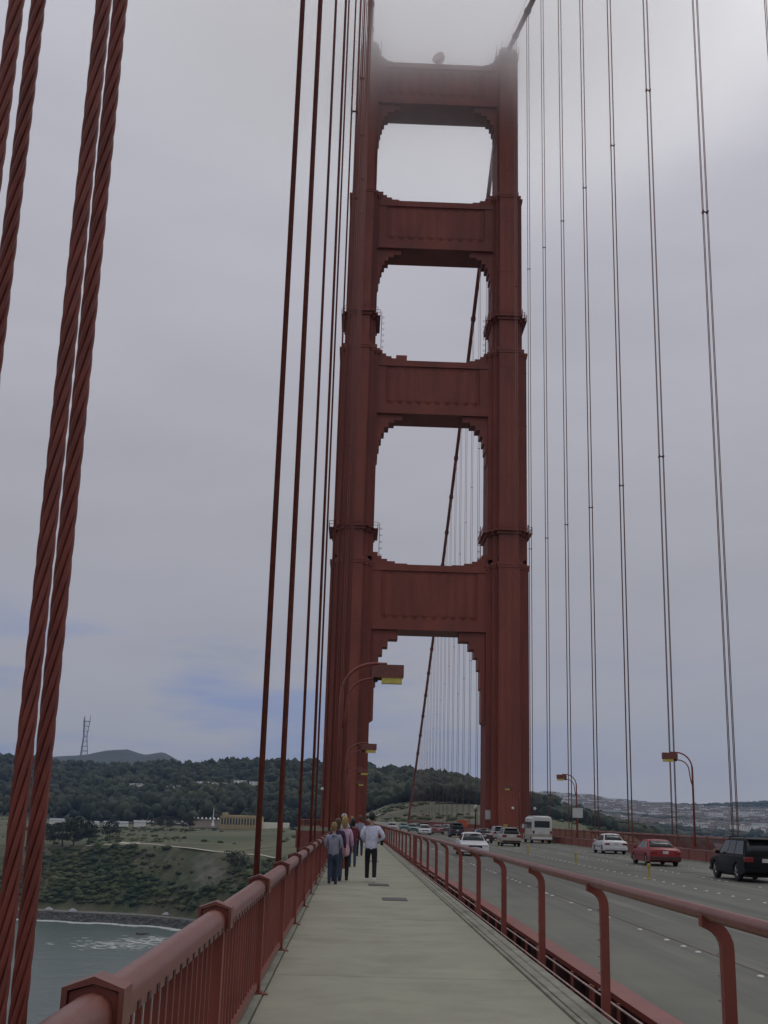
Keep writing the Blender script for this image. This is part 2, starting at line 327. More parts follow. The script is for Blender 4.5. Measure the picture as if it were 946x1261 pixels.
vl = nd(t, 'ShaderNodeVectorMath', operation='LENGTH'); cmb = nd(t, 'ShaderNodeCombineXYZ'); t.links.new(sp_.outputs[0], cmb.inputs[0]); t.links.new(sp_.outputs[1], cmb.inputs[1]); t.links.new(cmb.outputs[0], vl.inputs[0])
dens = mm('MULTIPLY', dens, mrange(vl.outputs[1], 88, 34)); dens = mm('MULTIPLY', dens, .062)
t.links.new(dens, pv.inputs['Density']); t.links.new(pv.outputs[0], o_.inputs['Volume'])
tag(MB().box(-90, 90, -90, 90, -42, 50).obj('fog_cloud', m, loc=(XC, YT-14, 150)), kind='stuff')

# ------------------------------------------------------------------ tower
tw = thing('bridge_tower', 'red steel suspension bridge tower with four stepped cross struts, its top in fog', 'bridge tower', (XC, YT, 0))
TIERS = [  # z0, z1, wing half width, middle, front facet, half depths of facet / middle / wing
 (-80, 45.6, 3.75, 2.85, 1.9, 6.6, 5.2, 3.8), (45.6, 86.0, 3.55, 2.7, 1.8, 6.2, 4.9, 3.6),
 (86.0, 118.2, 2.8, 2.3, 1.7, 5.6, 4.4, 3.2), (118.2, 149.6, 2.05, 2.05, 1.65, 4.9, 3.9, 3.9)]
def cross(w, mI, a, d, dm, dw, o=0.0):
    q = [(a+o, -d-o), (a+o, -dm-o), (mI+o, -dm-o), (mI+o, -dw-o), (w+o, -dw-o)] if w > mI else [(a+o, -d-o), (a+o, -dm-o), (w+o, -dm-o)]
    return q+[(x, -y) for x, y in reversed(q)]+[(-x, -y) for x, y in q]+[(-x, y) for x, y in reversed(q)]
ZP = [51.2, 92.3]
for sx in (-1, 1):
    cx = sx*13.715
    b = MB()
    for z0, z1, w, mI, a, d, dm, dw in TIERS:
        b.prism([(x+cx, y) for x, y in cross(w, mI, a, d, dm, dw)], z0, z1, 'z')
    leg = tag(b.obj('leg', TOWER, tw), 'left leg of the tower beside the walkway' if sx < 0 else 'right leg of the tower beyond the roadway')
    # plate edges of each storey: thin belts and narrow corner ribs
    b = MB()
    for z0, z1, w, mI, a, d, dm, dw in TIERS:
        z = max(z0, -2)+5.2
        while z < z1-2:
            b.prism([(x+cx, y) for x, y in cross(w, mI, a, d, dm, dw, .035)], z, z+.16, 'z'); z += 10.4
    b.obj('seam_belt', TOWER, leg)
    b = MB()
    for z0, z1, w, mI, a, d, dm, dw in TIERS:
        for k in (-1, -.33, .33, 1):
            b.box(cx+k*(a-.1)-.06, cx+k*(a-.1)+.06, -d-.06, -d, max(z0, -1), z1)
        for s2 in (-1, 1):
            for xx in ((mI+a)/2, mI-.08): b.box(cx+s2*xx-.05, cx+s2*xx+.05, -dm-.06, -dm, max(z0, -1), z1)
            if w > mI: b.box(cx+s2*(w-.1)-.05, cx+s2*(w-.1)+.05, -dw-.06, -dw, max(z0, -1), z1)
            for yy in (-.8*dw, -.4*dw, 0, .4*dw, .8*dw): b.box(cx+s2*w-(.06 if s2 < 0 else 0), cx+s2*w+(.06 if s2 > 0 else 0), yy-.06, yy+.06, max(z0, -1), z1)
    b.obj('plate_rib', TOWER, leg)
    for z0, z1, w, mI, a, d, dm, dw in TIERS:
        b = MB().prism([(x+cx, y) for x, y in cross(w, mI, a, d, dm, dw, .12)], z1-1.0, z1-.55, 'z')
        b.prism([(x+cx, y) for x, y in cross(w, mI, a, d, dm, dw, .2)], z1-.55, z1-.02, 'z')
        if z1 < 149: b.prism([(x+cx, y) for x, y in cross(w-.35, mI-.3, a-.1, d-.3, dm-.25, dw-.2)], z1-.02, z1+.9, 'z')
        b.obj('tier_cap', TOWER, leg)
    for zp, ti in zip(ZP, (1, 2)):
        _, _, w, mI, a, d, dm, dw = TIERS[ti]
        b = MB().prism([(x+cx, y) for x, y in cross(w, mI, a, d, dm, dw, .85)], zp, zp+.18, 'z')
        b.prism([(x+cx, y) for x, y in cross(w, mI, a, d, dm, dw, .35)], zp-.5, zp-.002, 'z')
        pf = b.obj('gallery', TOWER, leg)
        b = MB(); pts = [(x+cx, y) for x, y in cross(w, mI, a, d, dm, dw, .8)]
        for i in range(len(pts)):
            p, q = pts[i], pts[(i+1) % len(pts)]
            for hz in (.55, 1.1): b.tube([(*p, zp+.18+hz), (*q, zp+.18+hz)], .045, 5)
            n = max(1, int(math.dist(p, q)/1.2))
            for k in range(n): x = p[0]+(q[0]-p[0])*k/n; y = p[1]+(q[1]-p[1])*k/n; b.tube([(x, y, zp+.1), (x, y, zp+1.3)], .045, 5)
        b.obj('handrail', TOWER, leg)
        b = MB(); lx = cx-sx*(w+1.1); zb = zp-5.2 if ti == 1 else zp-6.5
        for yy in (-2.6, -2.1): b.tube([(lx, yy, zb), (lx, yy, zp+1.6)], .05, 5)
        for k in range(int((zp-zb)/.4)+3): b.tube([(lx, -2.6, zb+.3+k*.4), (lx, -2.1, zb+.3+k*.4)], .03, 4)
        for k in range(0, int((zp-zb)/1.2)+1):
            z = zb+1+k*1.2
            b.tube([(lx+.0+(-sx)*.5*math.sin(a_), -2.35+.42*math.cos(a_), z) for a_ in [i*PI/6 for i in range(7)]], .035, 4)
        b.obj('ladder', TOWER, leg)
    # saddle housing on the leg head
    b = MB(); b.box(cx-1.7, cx+1.7, -4.3, 4.3, 149.6, 150.9); b.box(cx-1.25, cx+1.25, -3.4, 3.4, 150.9, 152.1); b.box(cx-.85, cx+.85, -2.2, 2.2, 152.1, 153.0)
    sd_ = b.obj('saddle_housing', TOWER, leg)
    b = MB()
    for i in range(9):
        y = -4.6+i*1.15
        for xx in (cx-2.2, cx+2.2): b.tube([(xx, y, 149.6), (xx, y, 150.95)], .045, 5)
    for xx in (cx-2.2, cx+2.2):
        for h in (.6, 1.3): b.tube([(xx, -4.6, 149.6+h), (xx, 4.6, 149.6+h)], .045, 5)
    for xx, hh in ((cx-2.2, 2.2), (cx+2.2, 2.0), (cx-1.2, 3.2)): b.tube([(xx, -4.4, 149.6), (xx, -4.4, 149.6+hh)], .07, 6)
    b.obj('top_handrail', TOWER, leg)
STRUTS = [(33.5, 45.0, 22.35, [(4.6, 31.9), (2.9, 30.5), (2.0, 29.1), (1.35, 27.0), (.95, 23.7), (.7, 18.0)], 'lowest'),
          (73.3, 83.6, 22.55, [(4.7, 72.2), (3.2, 71.7), (2.2, 70.8), (1.4, 69.6), (.9, 68.2), (.55, 66.6), (.3, 64.6)], 'second lowest'),
          (106.6, 116.5, 23.3, [(4.4, 105.5), (3.0, 105.0), (2.0, 104.2), (1.3, 103.3), (.85, 102.2), (.55, 100.9), (.3, 99.3)], 'third'),
          (138.1, 147.2, 24.05, [(4.4, 137.0), (3.0, 136.4), (1.9, 135.5), (1.2, 134.5), (.8, 133.3), (.5, 132.0), (.3, 130.3)], 'topmost')]
for zb, zt, xin, steps, nm in STRUTS:
    hw = xin-XC-.0; yf = -3.35; inn = hw+1.2
    b = MB().box(-inn, inn, yf, 3.35, zb, zt)
    st = tag(b.obj('strut', TOWER, tw), nm+' cross strut between the tower legs')
    MB().box(-hw+.0, hw, yf-.38, yf, zt-1.0, zt+.12).obj('top_lip', TOWER, st)
    b = MB().box(-hw, hw, yf-.45, yf, zb, zb+.75); b.box(-hw, hw, yf-.22, yf, zb+.75, zb+1.5); b.obj('cornice', TOWER, st)
    for s2 in (-1, 1): MB().box(min(s2*hw, s2*(hw-1.5)), max(s2*hw, s2*(hw-1.5)), yf-.2, yf, zb+1.5, zt-1.0).obj('end_panel', TOWER, st)
    # upright flutes with pointed feet
    n = 10; pw = (2*hw-3.0)/n; H = (zt-1.7)-(zb+2.6)
    fl = MB(); x1 = pw/2-.03
    zl, zh = zb+2.6, zt-1.7
    v = [(-x1, 0, zl), (0, -.28, zl-.0), (x1, 0, zl), (-x1, 0, zh), (0, -.28, zh), (x1, 0, zh), (0, -.02, zl-.75), (0, -.02, zh+.35)]
    fl.v = v; fl.f = [(0, 1, 4, 3), (1, 2, 5, 4), (0, 6, 1), (6, 2, 1), (3, 4, 7), (4, 5, 7), (0, 3, 7, 5, 2, 6)]
    fm = fl.mesh('flute', TOWER)
    for i in range(n): link('flute', fm, st, (-hw+1.5+pw*(i+.5), yf-.003, 0))
    # stepped brackets below and small steps above
    for s2 in (-1, 1):
        pts = [(s2*inn, zb), (s2*(hw-steps[0][0]), zb)]
        for i, (dx, z) in enumerate(steps):
            pts.append((s2*(hw-dx), z))
            nx = steps[i+1][0] if i+1 < len(steps) else -1.2
            pts.append((s2*(hw-nx), z) if i+1 < len(steps) else (s2*(hw+.02), z-.5))
        pts.append((s2*inn, steps[-1][1]-.5))
        MB().prism(pts, yf+.25, .1).obj('corner_bracket', TOWER, st)
        pts = [(s2*inn, zt+.05), (s2*(hw-6), zt+.05), (s2*(hw-6), zt+.45), (s2*(hw-3.8), zt+.45), (s2*(hw-3.8), zt+.8), (s2*(hw-2.4), zt+.8), (s2*(hw-2.4), zt+1.2), (s2*(hw-1.4), zt+1.2), (s2*(hw-1.4), zt+1.7), (s2*(hw-.7), zt+1.7), (s2*(hw-.7), zt+2.4), (s2*inn, zt+2.4)]
        if nm == 'topmost': pts = [(x, zt+.05+(z-zt-.05)*.8) for x, z in pts]
        MB().prism(pts, yf+.4, 2.9).obj('top_step', TOWER, st)
# sub structure on the second strut roof (a small hatch house)
MB().box(-6.9, -4.9, -2.6, .5, 83.6, 85.2).obj('hatch_house', TOWER, tw)
# beacon dish
bd = thing('beacon_dish', 'round beacon dish standing on the middle of the topmost strut', 'beacon', (XC+.1, YT-1.6, 147.2))
MB().lathe([(.75, 0), (.75, .3), (.35, .45), (.3, 2.6)], seg=12).obj('pedestal', TOWER, bd)
MB().lathe([(.05, -1.15), (.7, -1.0), (1.15, -.55), (1.3, 0), (1.3, .35), (1.15, .42), (.05, .3)], seg=20, axis='x').obj('dish', TOWER, bd, smooth=True, loc=(0, 0, 3.1)).rotation_euler = (0, R(-12), R(-128))

# ------------------------------------------------------------------ main cables
for cxx, nm in ((XL, 'nearer main cable of the bridge, dropping over the left tower leg'), (XR, 'farther main cable of the bridge, running over the right tower leg')):
    c = thing('main_cable', nm, 'cable', (cxx, 0, 0), group='main cables')
    ys = list(range(-90, 203, 6))+[YT]; tb = MB().tube([(0, y, cable_z(y)+.9) for y in ys], .46, 14)
    ys2 = [YT]+list(range(208, 560, 8)); tb.tube([(0, y, cable_z(y)+.9) for y in ys2], .46, 14)
    tb.obj('cable', TOWER, c, smooth=True)
    bm_ = None
    for y in [Y0+SP*n for n in range(-3, 13)]+[YT+SP*n for n in range(1, 22)]:
        s_ = (cable_z(y+1)-cable_z(y-1))/2; zc = cable_z(y)+.9
        if bm_ is None: bm_ = MB().lathe([(.5, -.55), (.62, -.5), (.62, .5), (.5, .55)], seg=14, axis='y').mesh('cable_band', TOWER)
        link('cable_band', bm_, c, (0, y, zc), (math.atan(s_), 0, 0))
    hr = MB()
    for xx in (-.55, .55):
        hr.tube([(xx, y, cable_z(y)+2.1) for y in ys], .025, 4); 
    hr.obj('hand_rope', TOWER, c)

# ------------------------------------------------------------------ suspenders
unit = {}
ROPE2 = mat('sky_paled_rope', (.26, .13, .11), .5, .15, 4)  # rope paint lightened: sky paling the thin far ropes is put into the colour
def rope_mesh(h, r=.038, m=ROPE):
    k = (round(h, 1), r)
    if k not in unit: unit[k] = MB().tube([(0, 0, -1.4), (0, 0, h)], r, 8).mesh('rope', m, True)
    return unit[k]
cl = MB(); cl.box(-.2, .2, -.05, .05, -.04, .04)
for xx in (-.1745, .1745): cl.box(xx-.06, xx+.06, -.18, .18, -.07, .07)
clamp_me = cl.mesh('spacer_clamp', ROPE)
sk = MB()
for xx in (-.1745, .1745): sk.box(xx-.09, xx+.09, -.22, .22, -1.6, -.95)
sock_me = sk.mesh('socket', ROPE)
def suspender(x, y, label, group, fine=False, zlow=0.0):
    t_ = thing('suspender', label, 'suspender cable', (x, y, 0), group=group)
    H = cable_z(y)+.6
    if fine:
        # laid wire rope: six strands wound round a core, for the length the eye can follow
        pitch_, zt_, rs = .76, 9.0, .0114; n = 460; me = MB()
        me.tube([(.0222*math.cos(2*PI*z/pitch_), .0222*math.sin(2*PI*z/pitch_), z-1.4) for z in [i*(zt_+1.4)/n for i in range(n+1)]], rs, 6, False)
        sm = me.mesh('strand', ROPE, True, fix=False)
    for dx in (-.1745, .1745):
        for dy in (-.135, .135):
            if not fine: link('rope', rope_mesh(H) if x < 0 else rope_mesh(H, .031, ROPE2), t_, (dx, dy, 0))
            else:
                core = MB().tube([(0, 0, -1.4), (0, 0, 9.0)], .02, 8).tube([(0, 0, 9.0), (0, 0, H)], .038, 10)
                r_ = core.obj('rope', ROPE, t_, True, (dx-(.035 if dx < 0 else .015), dy, 0))
                for k in range(6): link('strand', sm, r_, None, (0, 0, 2*PI*k/6+dx*3+dy))
    for fr in ((.47,) if H < 105 else (.305, .645)):
        if H > 40 and not fine: link('spacer_clamp', clamp_me, t_, (0, 0, H*fr))
    link('socket', sock_me, t_)
    return t_
suspender(XL, Y0, 'thick twisted red wire ropes close to the camera at the left edge', 'suspenders on the walkway side', True)
for n in range(1, 13):
    lab = {12: 'walkway-side suspender nearest to the tower, in front of its left leg'}.get(n, 'walkway-side suspender, %s beyond the thick twisted ropes' % ORD[n-1])
    suspender(XL, Y0+SP*n, lab, 'suspenders on the walkway side')
for n in range(4, 13):
    lab = {4: 'far-side suspender cut by the upper right corner of the picture', 12: 'far-side suspender closest to the tower, against its right leg'}.get(n, 'far-side suspender beyond the road, %s from the right edge of the picture' % ORD[n-4])
    suspender(XR, Y0+SP*n, lab, 'suspenders beyond the roadway')
for n in range(1, 22):
    suspender(XR, YT+SP*n, 'thin suspender seen through the tower arch, %s beyond the tower' % ORD[n-1], 'suspenders behind the tower, far side')
    if n % 2 or n < 8: suspender(XL, YT+SP*n, 'suspender behind the left tower leg, %s beyond the tower' % ORD[n-1], 'suspenders behind the tower, walkway side')

# ------------------------------------------------------------------ walkway
YA, YB = -12.0, 720.0
sw = tag(MB().box(-.98, 2.0, YA, YB, -.3, -.06).obj('sidewalk', CONC), kind='structure')
slab = bevel(link('slab', MB().box(-.80, 2.045, 0, 3.792, -.0585, 0).mesh('slab', CONC), sw, (0, -9.2, 0)), .008, 1)
for i in range(1, 120):
    o = slab.copy(); COL.objects.link(o); o.location = (0, -9.2+3.81*i, random.uniform(-.0015, .0015))
MB().box(-.80, 2.045, -9.2+3.81*120, YB, -.0585, 0).obj('slab', CONC, sw)
MB().box(-1.0, -.81, YA, YB, -.35, .012).obj('edge_beam', KERB, sw)
pl = MB().box(-.27, .27, -.45, .45, .0, .012).mesh('drain_plate', mat('iron_plate', (.06, .06, .055), .6, .3, 8))
for y, x in ((26.4, 1.0), (31.8, .78), (49.0, .9), (72, .9)): link('drain_plate', pl, sw, (x, y, .001))
kb = tag(MB().box(2.052, 2.10, YA, YB, -.3, .02).obj('kerb', KERB), kind='structure')
MB().box(2.108, 2.207, YA, YB, -.3, .03).obj('kerb_course', KERB, kb)
kc = None
for i in range(60):
    y = -9.2+7.62*i
    if kc is None: kc = bevel(link('kerb_block', MB().box(2.215, 2.335, .01, 7.61, -.3, .04).mesh('kerb_block', KERB), kb, (0, y, 0)), .012, 1)
    else: o = kc.copy(); COL.objects.link(o); o.location = (0, y, 0)

# bridge deck below: girders, floor beams, chords
dk = MB()
dk.box(-1.9, 26.7, YA, YB, -3.6, -3.4)
for i in range(97):
    y = -9+7.62*i; dk.box(-1.6, 26.4, y-.2, y+.2, -3.4, -1.2)
for xx in (-.9, 1.9, 5, 9, 13, 17, 21, 25): dk.box(xx-.12, xx+.12, YA, YB, -1.2, -.62)
for xx in (XL, XR):
    dk.box(xx-.35, xx+.35, YA, 560, -2.6, -1.7); dk.box(xx-.35, xx+.35, YA, 560, -10.2, -9.4)
    for i in range(74):
        y = -9+7.62*i; dk.box(xx-.15, xx+.15, y-.2, y+.2, -9.4, -2.6)
        dk.prism([(y, -2.7), (y+.4, -2.7), (y+7.6, -9.3), (y+7.2, -9.3)] if i % 2 else [(y, -9.3), (y+.4, -9.3), (y+7.6, -2.7), (y+7.2, -2.7)], xx-.15, xx+.15, 'x')
tag(dk.obj('bridge_deck', RED), kind='structure')

# ------------------------------------------------------------------ walkway railing (left)
def hood(w, h, d):
    """gabled cap over a railing post, profile across x"""
    return MB().prism([(-w, 0), (-w, h*.68), (0, h), (w, h*.68), (w, -.05), (w-.02, -.05), (w-.02, h*.60), (0, h-.025), (-w+.02, h*.60), (-w+.02, 0)], -d, d)
PY = 3.81
def railing(name, x, y0, n, label, cat, fine, side=1, z=0.0, skip=None):
    rt = thing(name, label, cat, (x, 0, z))
    pm = MB().box(-.065, .065, -.055, .055, -.25, 1.0); pm.box(-.085, .085, -.075, .075, -.02, .03); pm.box(.0, .14*side, -.04, .04, -.02, .012)
    pm.box(-.088, .088, -.06, .06, .93, 1.068); pm.prism([(-.088, 1.068), (0, 1.096), (.088, 1.068)], -.06, .06)
    pme = pm.mesh('post', RED)
    hm = hood(.112, .125, .08).mesh('post_cap', RAILTOP)
    prof = [(.074, -.075), (.074, .0), (.062, .03), (.035, .052), (0, .06), (-.035, .052), (-.062, .03), (-.074, .0), (-.074, -.075)]
    tm = MB().prism(prof, .0, PY).mesh('top_rail', RAILTOP, True); tm.set_sharp_from_angle(angle=R(45))
    chm = MB().box(-.03, .03, 0, PY, .955, 1.0).mesh('channel', RED); lrm = MB().box(-.04, .04, 0, PY, .06, .12).mesh('bottom_rail', RAILTOP)
    nt_ = MB()
    for k in range(15): nt_.box(.070, .081, .24+k*.238-.03, .24+k*.238+.03, .975, 1.008)
    ntm = nt_.mesh('bolt_row', STEELD)
    NP = 16; gap = PY/NP
    pk = MB().box(-.014, .014, -.019, .019, .12, .921).mesh('picket', RED)
    rest = MB(); cnt = 0
    for i in range(n):
        y = y0+PY*i
        if skip and skip[0] < y < skip[1]: continue
        link('post', pme, rt, (0, y, 0)); link('post_cap', hm, rt, (0, y, 1.0))
        link('top_rail', tm, rt, (0, y, 1.012)); link('channel', chm, rt, (0, y, -.035)); link('bottom_rail', lrm, rt, (0, y, 0))
        if fine and i < 12: link('bolt_row', ntm, rt, (-.002, y, -.038))
        for k in range(1, NP):
            yy = y+gap*k
            if fine and y > -1 and cnt < 276: link('picket', pk, rt, (0, yy, 0)); cnt += 1
            else: rest.box(-.014, .014, yy-.019, yy+.019, .12, .921)
    o = rest.obj('picket', RED, rt, fix=False); o['kind'] = 'stuff'
    return rt
PY0 = 4.52
railing('walkway_railing', -.90, PY0-3*PY, 52, 'red picket railing with gabled post caps along the left edge of the walkway', 'railing', True, 1, 0, (184, 300))
railing('outer_railing', 25.75, 2.0, 140, 'red picket railing along the far edge of the bridge beyond the roadway', 'railing', False, -1)

# bump-out round the tower and its railing
bo = MB(); bo.prism([(-.99, 186), (-8.6, 190), (-8.6, 216), (-.99, 220)], -.5, -.004, 'z'); tag(bo.obj('tower_balcony', CONC), kind='structure')
fr = thing('balcony_railing', 'red railing of the balcony that carries the walkway round the left tower leg', 'railing')
b = MB(); path = [(-.95, 186), (-8.5, 190), (-8.5, 216), (-.95, 220)]
for p, q in zip(path, path[1:]):
    L = math.dist(p, q); n = int(L/.2)
    for h in (.1, 1.12): b.tube([(*p, h), (*q, h)], .07, 6)
    for k in range(n): x = p[0]+(q[0]-p[0])*k/n; y = p[1]+(q[1]-p[1])*k/n; b.box(x-.02, x+.02, y-.02, y+.02, .1, 1.1)
b.obj('picket', RED, fr)['kind'] = 'stuff'
MB().prism([(-.97, 186.0), (-8.7, 190), (-8.7, 216), (-.97, 220.0)], -3.2, -.51, 'z').obj('balcony_girder', RED, fr)
b = MB().box(-.9, 2.4, 222, YB, -.3, -.002)

# ------------------------------------------------------------------ roadway guard rail (right of the walkway)
GX = 2.38
gr = thing('guard_rail', 'red tube guard rail on curved posts between the walkway and the roadway', 'guard rail', (GX, 0, 0))
gp = MB()
arc = [(-.005+.0, 1.07)]+[(.13*math.sin(a_), .955+.115*math.cos(a_)) for a_ in [i*PI/12 for i in range(1, 7)]]
# flat bar post: web and two flanges following the bend
outer = [(-.06, 1.14)]+[(-.06+.21*math.sin(a_), .93+.21*math.cos(a_)) for a_ in [i*PI/14 for i in range(1, 8)]]+[(.15, -.35)]
inner = [(.07, -.35), (.07, .93)]+[(-.06+.13*math.cos(a_), .93+.13*math.sin(a_)) for a_ in [i*PI/10 for i in range(1, 5)]]+[(-.06, 1.07)]
gp.prism(outer+inner, -.035, .035)
gp.box(.03, .18, -.07, .07, -.36, -.33)
gpm = gp.mesh('post', RED)
wide = MB().box(.03, .17, -.22, .22, -.36, 1.10).mesh('panel_post', RED)
seg = MB().tube([(0, 0, 0), (0, PY, 0)], .047, 14, False).mesh('top_rail', RAILTOP, True)
wz = [.02, .17, .32, .47, .62, .77, .90]
stud = MB()
for z in wz[1:]: stud.box(.04, .062, -.008, .008, z-.007, z+.007)
stm = stud.mesh('wire_clip', WIRE)
for i in range(60):
    y = 7.98-3*PY+PY*i
    link('top_rail', seg, gr, (0, y, 1.15))
    if i > 0 and i in (13, 25, 37): link('panel_post', wide, gr, (0, y, 0))
    else: link('post', gpm, gr, (0, y, 0))
    if i < 20: link('wire_clip', stm, gr, (0, y, 0))
for z in (-.26, -.12, .02): MB().tube([(.02, YA, z), (.02, 225, z)], .009, 5).obj('wire', WIRE, gr)
# road edge girder with stiffeners in the open gap
eg = thing('road_edge_girder', 'rust red steel girder with upright stiffeners along the near edge of the roadway', 'girder', (0, 0, 0))
MB().box(3.27, 3.56, YA, YB, -.36, -.29).obj('top_flange', RED, eg)
MB().box(3.36, 3.42, YA, YB, -1.25, -.362).obj('web', STEELD, eg)  # web coloured dark to stand in for shade inside the gap
MB().box(2.5, 3.5, YA, YB, -1.35, -1.28).obj('added_gap_floor', STEELD, eg)  # plate added to shut out the bright water below and keep the gap dark
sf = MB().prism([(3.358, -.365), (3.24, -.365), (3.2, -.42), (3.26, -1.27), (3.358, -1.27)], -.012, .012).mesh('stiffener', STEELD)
sf2 = MB().box(2.74, 2.77, -.018, .018, -1.27, -.04).mesh('upright', RED)
for i in range(120): link('stiffener', sf, eg, (0, -3+1.27*i, 0))
for i in range(90):
    link('upright', sf2, eg, (0, -3+1.27*i+.2, 0))
    if i % 3 == 1: link('upright', sf2, eg, (0, -3+1.27*i+.32, 0))
for z in (-.06, -.34): MB().tube([(2.725, YA, z), (2.725, 225, z)], .011, 5).obj('pipe', WIRE, eg)

# ------------------------------------------------------------------ roadway
rd = tag(MB().box(3.565, 21.95, YA, YB, -.62, ZROAD).obj('roadway', ASPH), kind='structure')
dm = MB().lathe([(.055, 0), (.052, .012), (.03, .022)], seg=8).mesh('lane_marker', DOTM)
cnt = 0; ys = []
for yy in (18.24, 21.45, 22.38, 23.54, 25.7, 28.8, 31.0, 33.6, 36.7, 37.7, 38.1, 41.4):
    link('lane_marker', dm, rd, (6.18, yy, ZROAD+.001)).scale = (1.0, 1.6, 1); cnt += 1
for x, per in ((6.22, 7.3), (9.32, 7.3), (15.5, 7.3), (18.6, 7.3)):
    y = 44 if x < 7 else 30+x*.3
    while y < 150 and cnt < 230:
        for k, dy in enumerate((0, 1.05, 2.1, 3.3)):
            yy = y+dy+random.uniform(-.12, .12)
            if random.random() < .93 and yy < 165: link('lane_marker', dm, rd, (x+random.uniform(-.03, .03), yy, ZROAD+.001)).scale = (1.0, 1.6, 1); cnt += 1
        y += per
for i in range(66): link('lane_marker', dm, rd, (12.4, 33+i*1.45+random.uniform(-.1, .1), ZROAD+.001)).scale = (1.1, 1.6, 1)
# worn wheel paths are in the asphalt material; expansion joints are steel
for x in (6.36, 9.5, 15.3): MB().box(x-.02, x+.02, YA, YB, ZROAD-.02, ZROAD+.004).obj('tar_seam', STEELD, rd)
for y in (57.9, 118.8, 179.8): MB().box(3.57, 21.94, y-.06, y+.06, ZROAD-.05, ZROAD+.004).obj('expansion_joint', STEELD, rd)
k2 = MB().box(21.96, 22.25, YA, YB, -.62, -.37); tag(k2.obj('far_kerb', KERB), kind='structure')
tag(MB().box(22.47, 25.9, YA, YB, -.6, -.15).obj('far_sidewalk', CONC), kind='structure')
fg = thing('low_barrier', 'low rust red steel barrier at the far edge of the roadway', 'barrier')
b = MB()
for i in range(88): b.box(22.265, 22.299, i*3.81+10, i*3.81+10.1, -.37, .255)
b.obj('post', RED, fg)['kind'] = 'stuff'
MB().box(22.27, 22.46, 0, 520, .26, .31).obj('beam', RAILTOP, fg); MB().box(22.30, 22.36, 0, 520, -.37, .255).obj('skirt', RED, fg)

ys_m = (49.7, 65.8, 83.5, 101, 120, 140)
for i, y in enumerate(ys_m):
    t_ = thing('median_tube', 'short yellow plastic tube on the road centre line, %s from the camera' % ORD[i], 'traffic tube', (12.4, y, ZROAD), group='yellow tubes on the centre line')
    MB().lathe([(.10, 0), (.10, .03), (.06, .05)], seg=10).obj('base', YEL, t_)
    MB().lathe([(.045, .05), (.045, .46), (.075, .48), (.075, .6), (.03, .62)], seg=10).obj('tube', YEL, t_)

# ------------------------------------------------------------------ street lamps
def lamp(x, y, s, label, group):
    t_ = thing('street_lamp', label, 'street lamp', (x, y, 0), group=group)
    H = 7.05; rr = 1.15; r2 = .80
    p1 = [(-s*.0, 0, .0), (0, 0, H-rr)]+[(s*(rr-rr*math.cos(a_)), 0, H-rr+rr*math.sin(a_)) for a_ in [i*PI/14 for i in range(1, 8)]]+[(s*(rr+.45), 0, H)]
    MB().tube(p1, [.085, .075]+[.055]*9, 10).obj('pole', RED, t_, True)
    p2 = [(s*.06, 0, H-2.3), (s*.16, 0, H-1.9), (s*.23, 0, H-.55-r2)]+[(s*(.23+r2-r2*math.cos(a_)), 0, H-.55-r2+r2*math.sin(a_)) for a_ in [i*PI/14 for i in range(1, 8)]]+[(s*(rr+.35), 0, H-.55)]
    MB().tube(p2, .042, 8).obj('brace_tube', RED, t_, True)
    MB().box(min(-s*.1, s*.33), max(-s*.1, s*.33), -.13, .13, -.12, .35).obj('base', RED, t_)
    x0 = s*(rr-.05); x1 = s*(rr+1.05)
    h = MB().prism([(x0, H-.50), (x0, H-.10), (x0+s*.25, H-.04), (x1, H-.04), (x1, H-.46), (x1-s*.02, H-.50)], -.2, .2).obj('lamp_head', RAILTOP, t_)
    MB().box(min(x0+s*.32, x1-s*.06), max(x0+s*.32, x1-s*.06), -.17, .17, H-.70, H-.501).obj('lens', LENS, h)
    MB().lathe([(.05, 0), (.09, .05), (.09, .12), (.04, .16)], c=(x0+s*.1, 0, H-.66), seg=10).obj('photocell', BLACK, h)
    return t_
for i, y in enumerate((41.4, 87.1, 132.8, 178.5)):
    lamp(-.5, y, 1, 'curved double-tube street lamp on the walkway, ' + ['nearest, its boxy head big before the tower', 'second, its head halfway up the low arch', 'third, small before the tower leg', 'fourth and farthest, at the tower foot'][i], 'street lamps along the walkway')
for i, y in enumerate((41.4, 87.1, 132.8, 178.5)):
    if i: lamp(25.2, y, -1, 'curved double-tube street lamp beyond the roadway, ' + ['', 'the tall one left of the dark car', 'the one carrying a white sign behind the bus', 'the one by the right tower leg'][i], 'street lamps beyond the roadway')
def signboard(name, label, x, y, z0, z1, w, m, mpost=RED, zbase=-.15, post=True):
    t_ = thing(name, label, 'sign', (x, y, 0))
    bevel(MB().box(-w/2, w/2, -.03, .0, z0, z1).obj('panel', m, t_), .01)
    MB().box(-w/2+.06, w/2-.06, -.036, -.031, z0+.06, z1-.06).obj('face', m, t_)
    MB().box(-.05, .05, .001, .06, (zbase if post else z0+.1), z1-.05).obj('post', mpost, t_)
    return t_
signboard('road_sign', 'white rectangular sign on the far street lamp behind the bus', 25.25, 132.5, 2.35, 3.4, 1.15, SIGNW)
signboard('tower_sign', 'pale rectangular sign on the inner foot of the right tower leg', 22.95, YT-3.9, 2.0, 3.5, 1.15, SIGNW, post=False)
signboard('warning_plate', 'small yellow plate low on the right tower leg', 25.4, YT-6.72, .8, 1.3, .75, YEL, post=False)
signboard('construction_sign', 'orange construction board beside the far lanes before the arch', 21.2, 231, .6, 1.8, 1.0, ORANGE, zbase=-.4)
signboard('construction_sign', 'second orange construction board right of the first', 22.6, 236, .5, 1.75, .8, ORANGE, zbase=-.4)
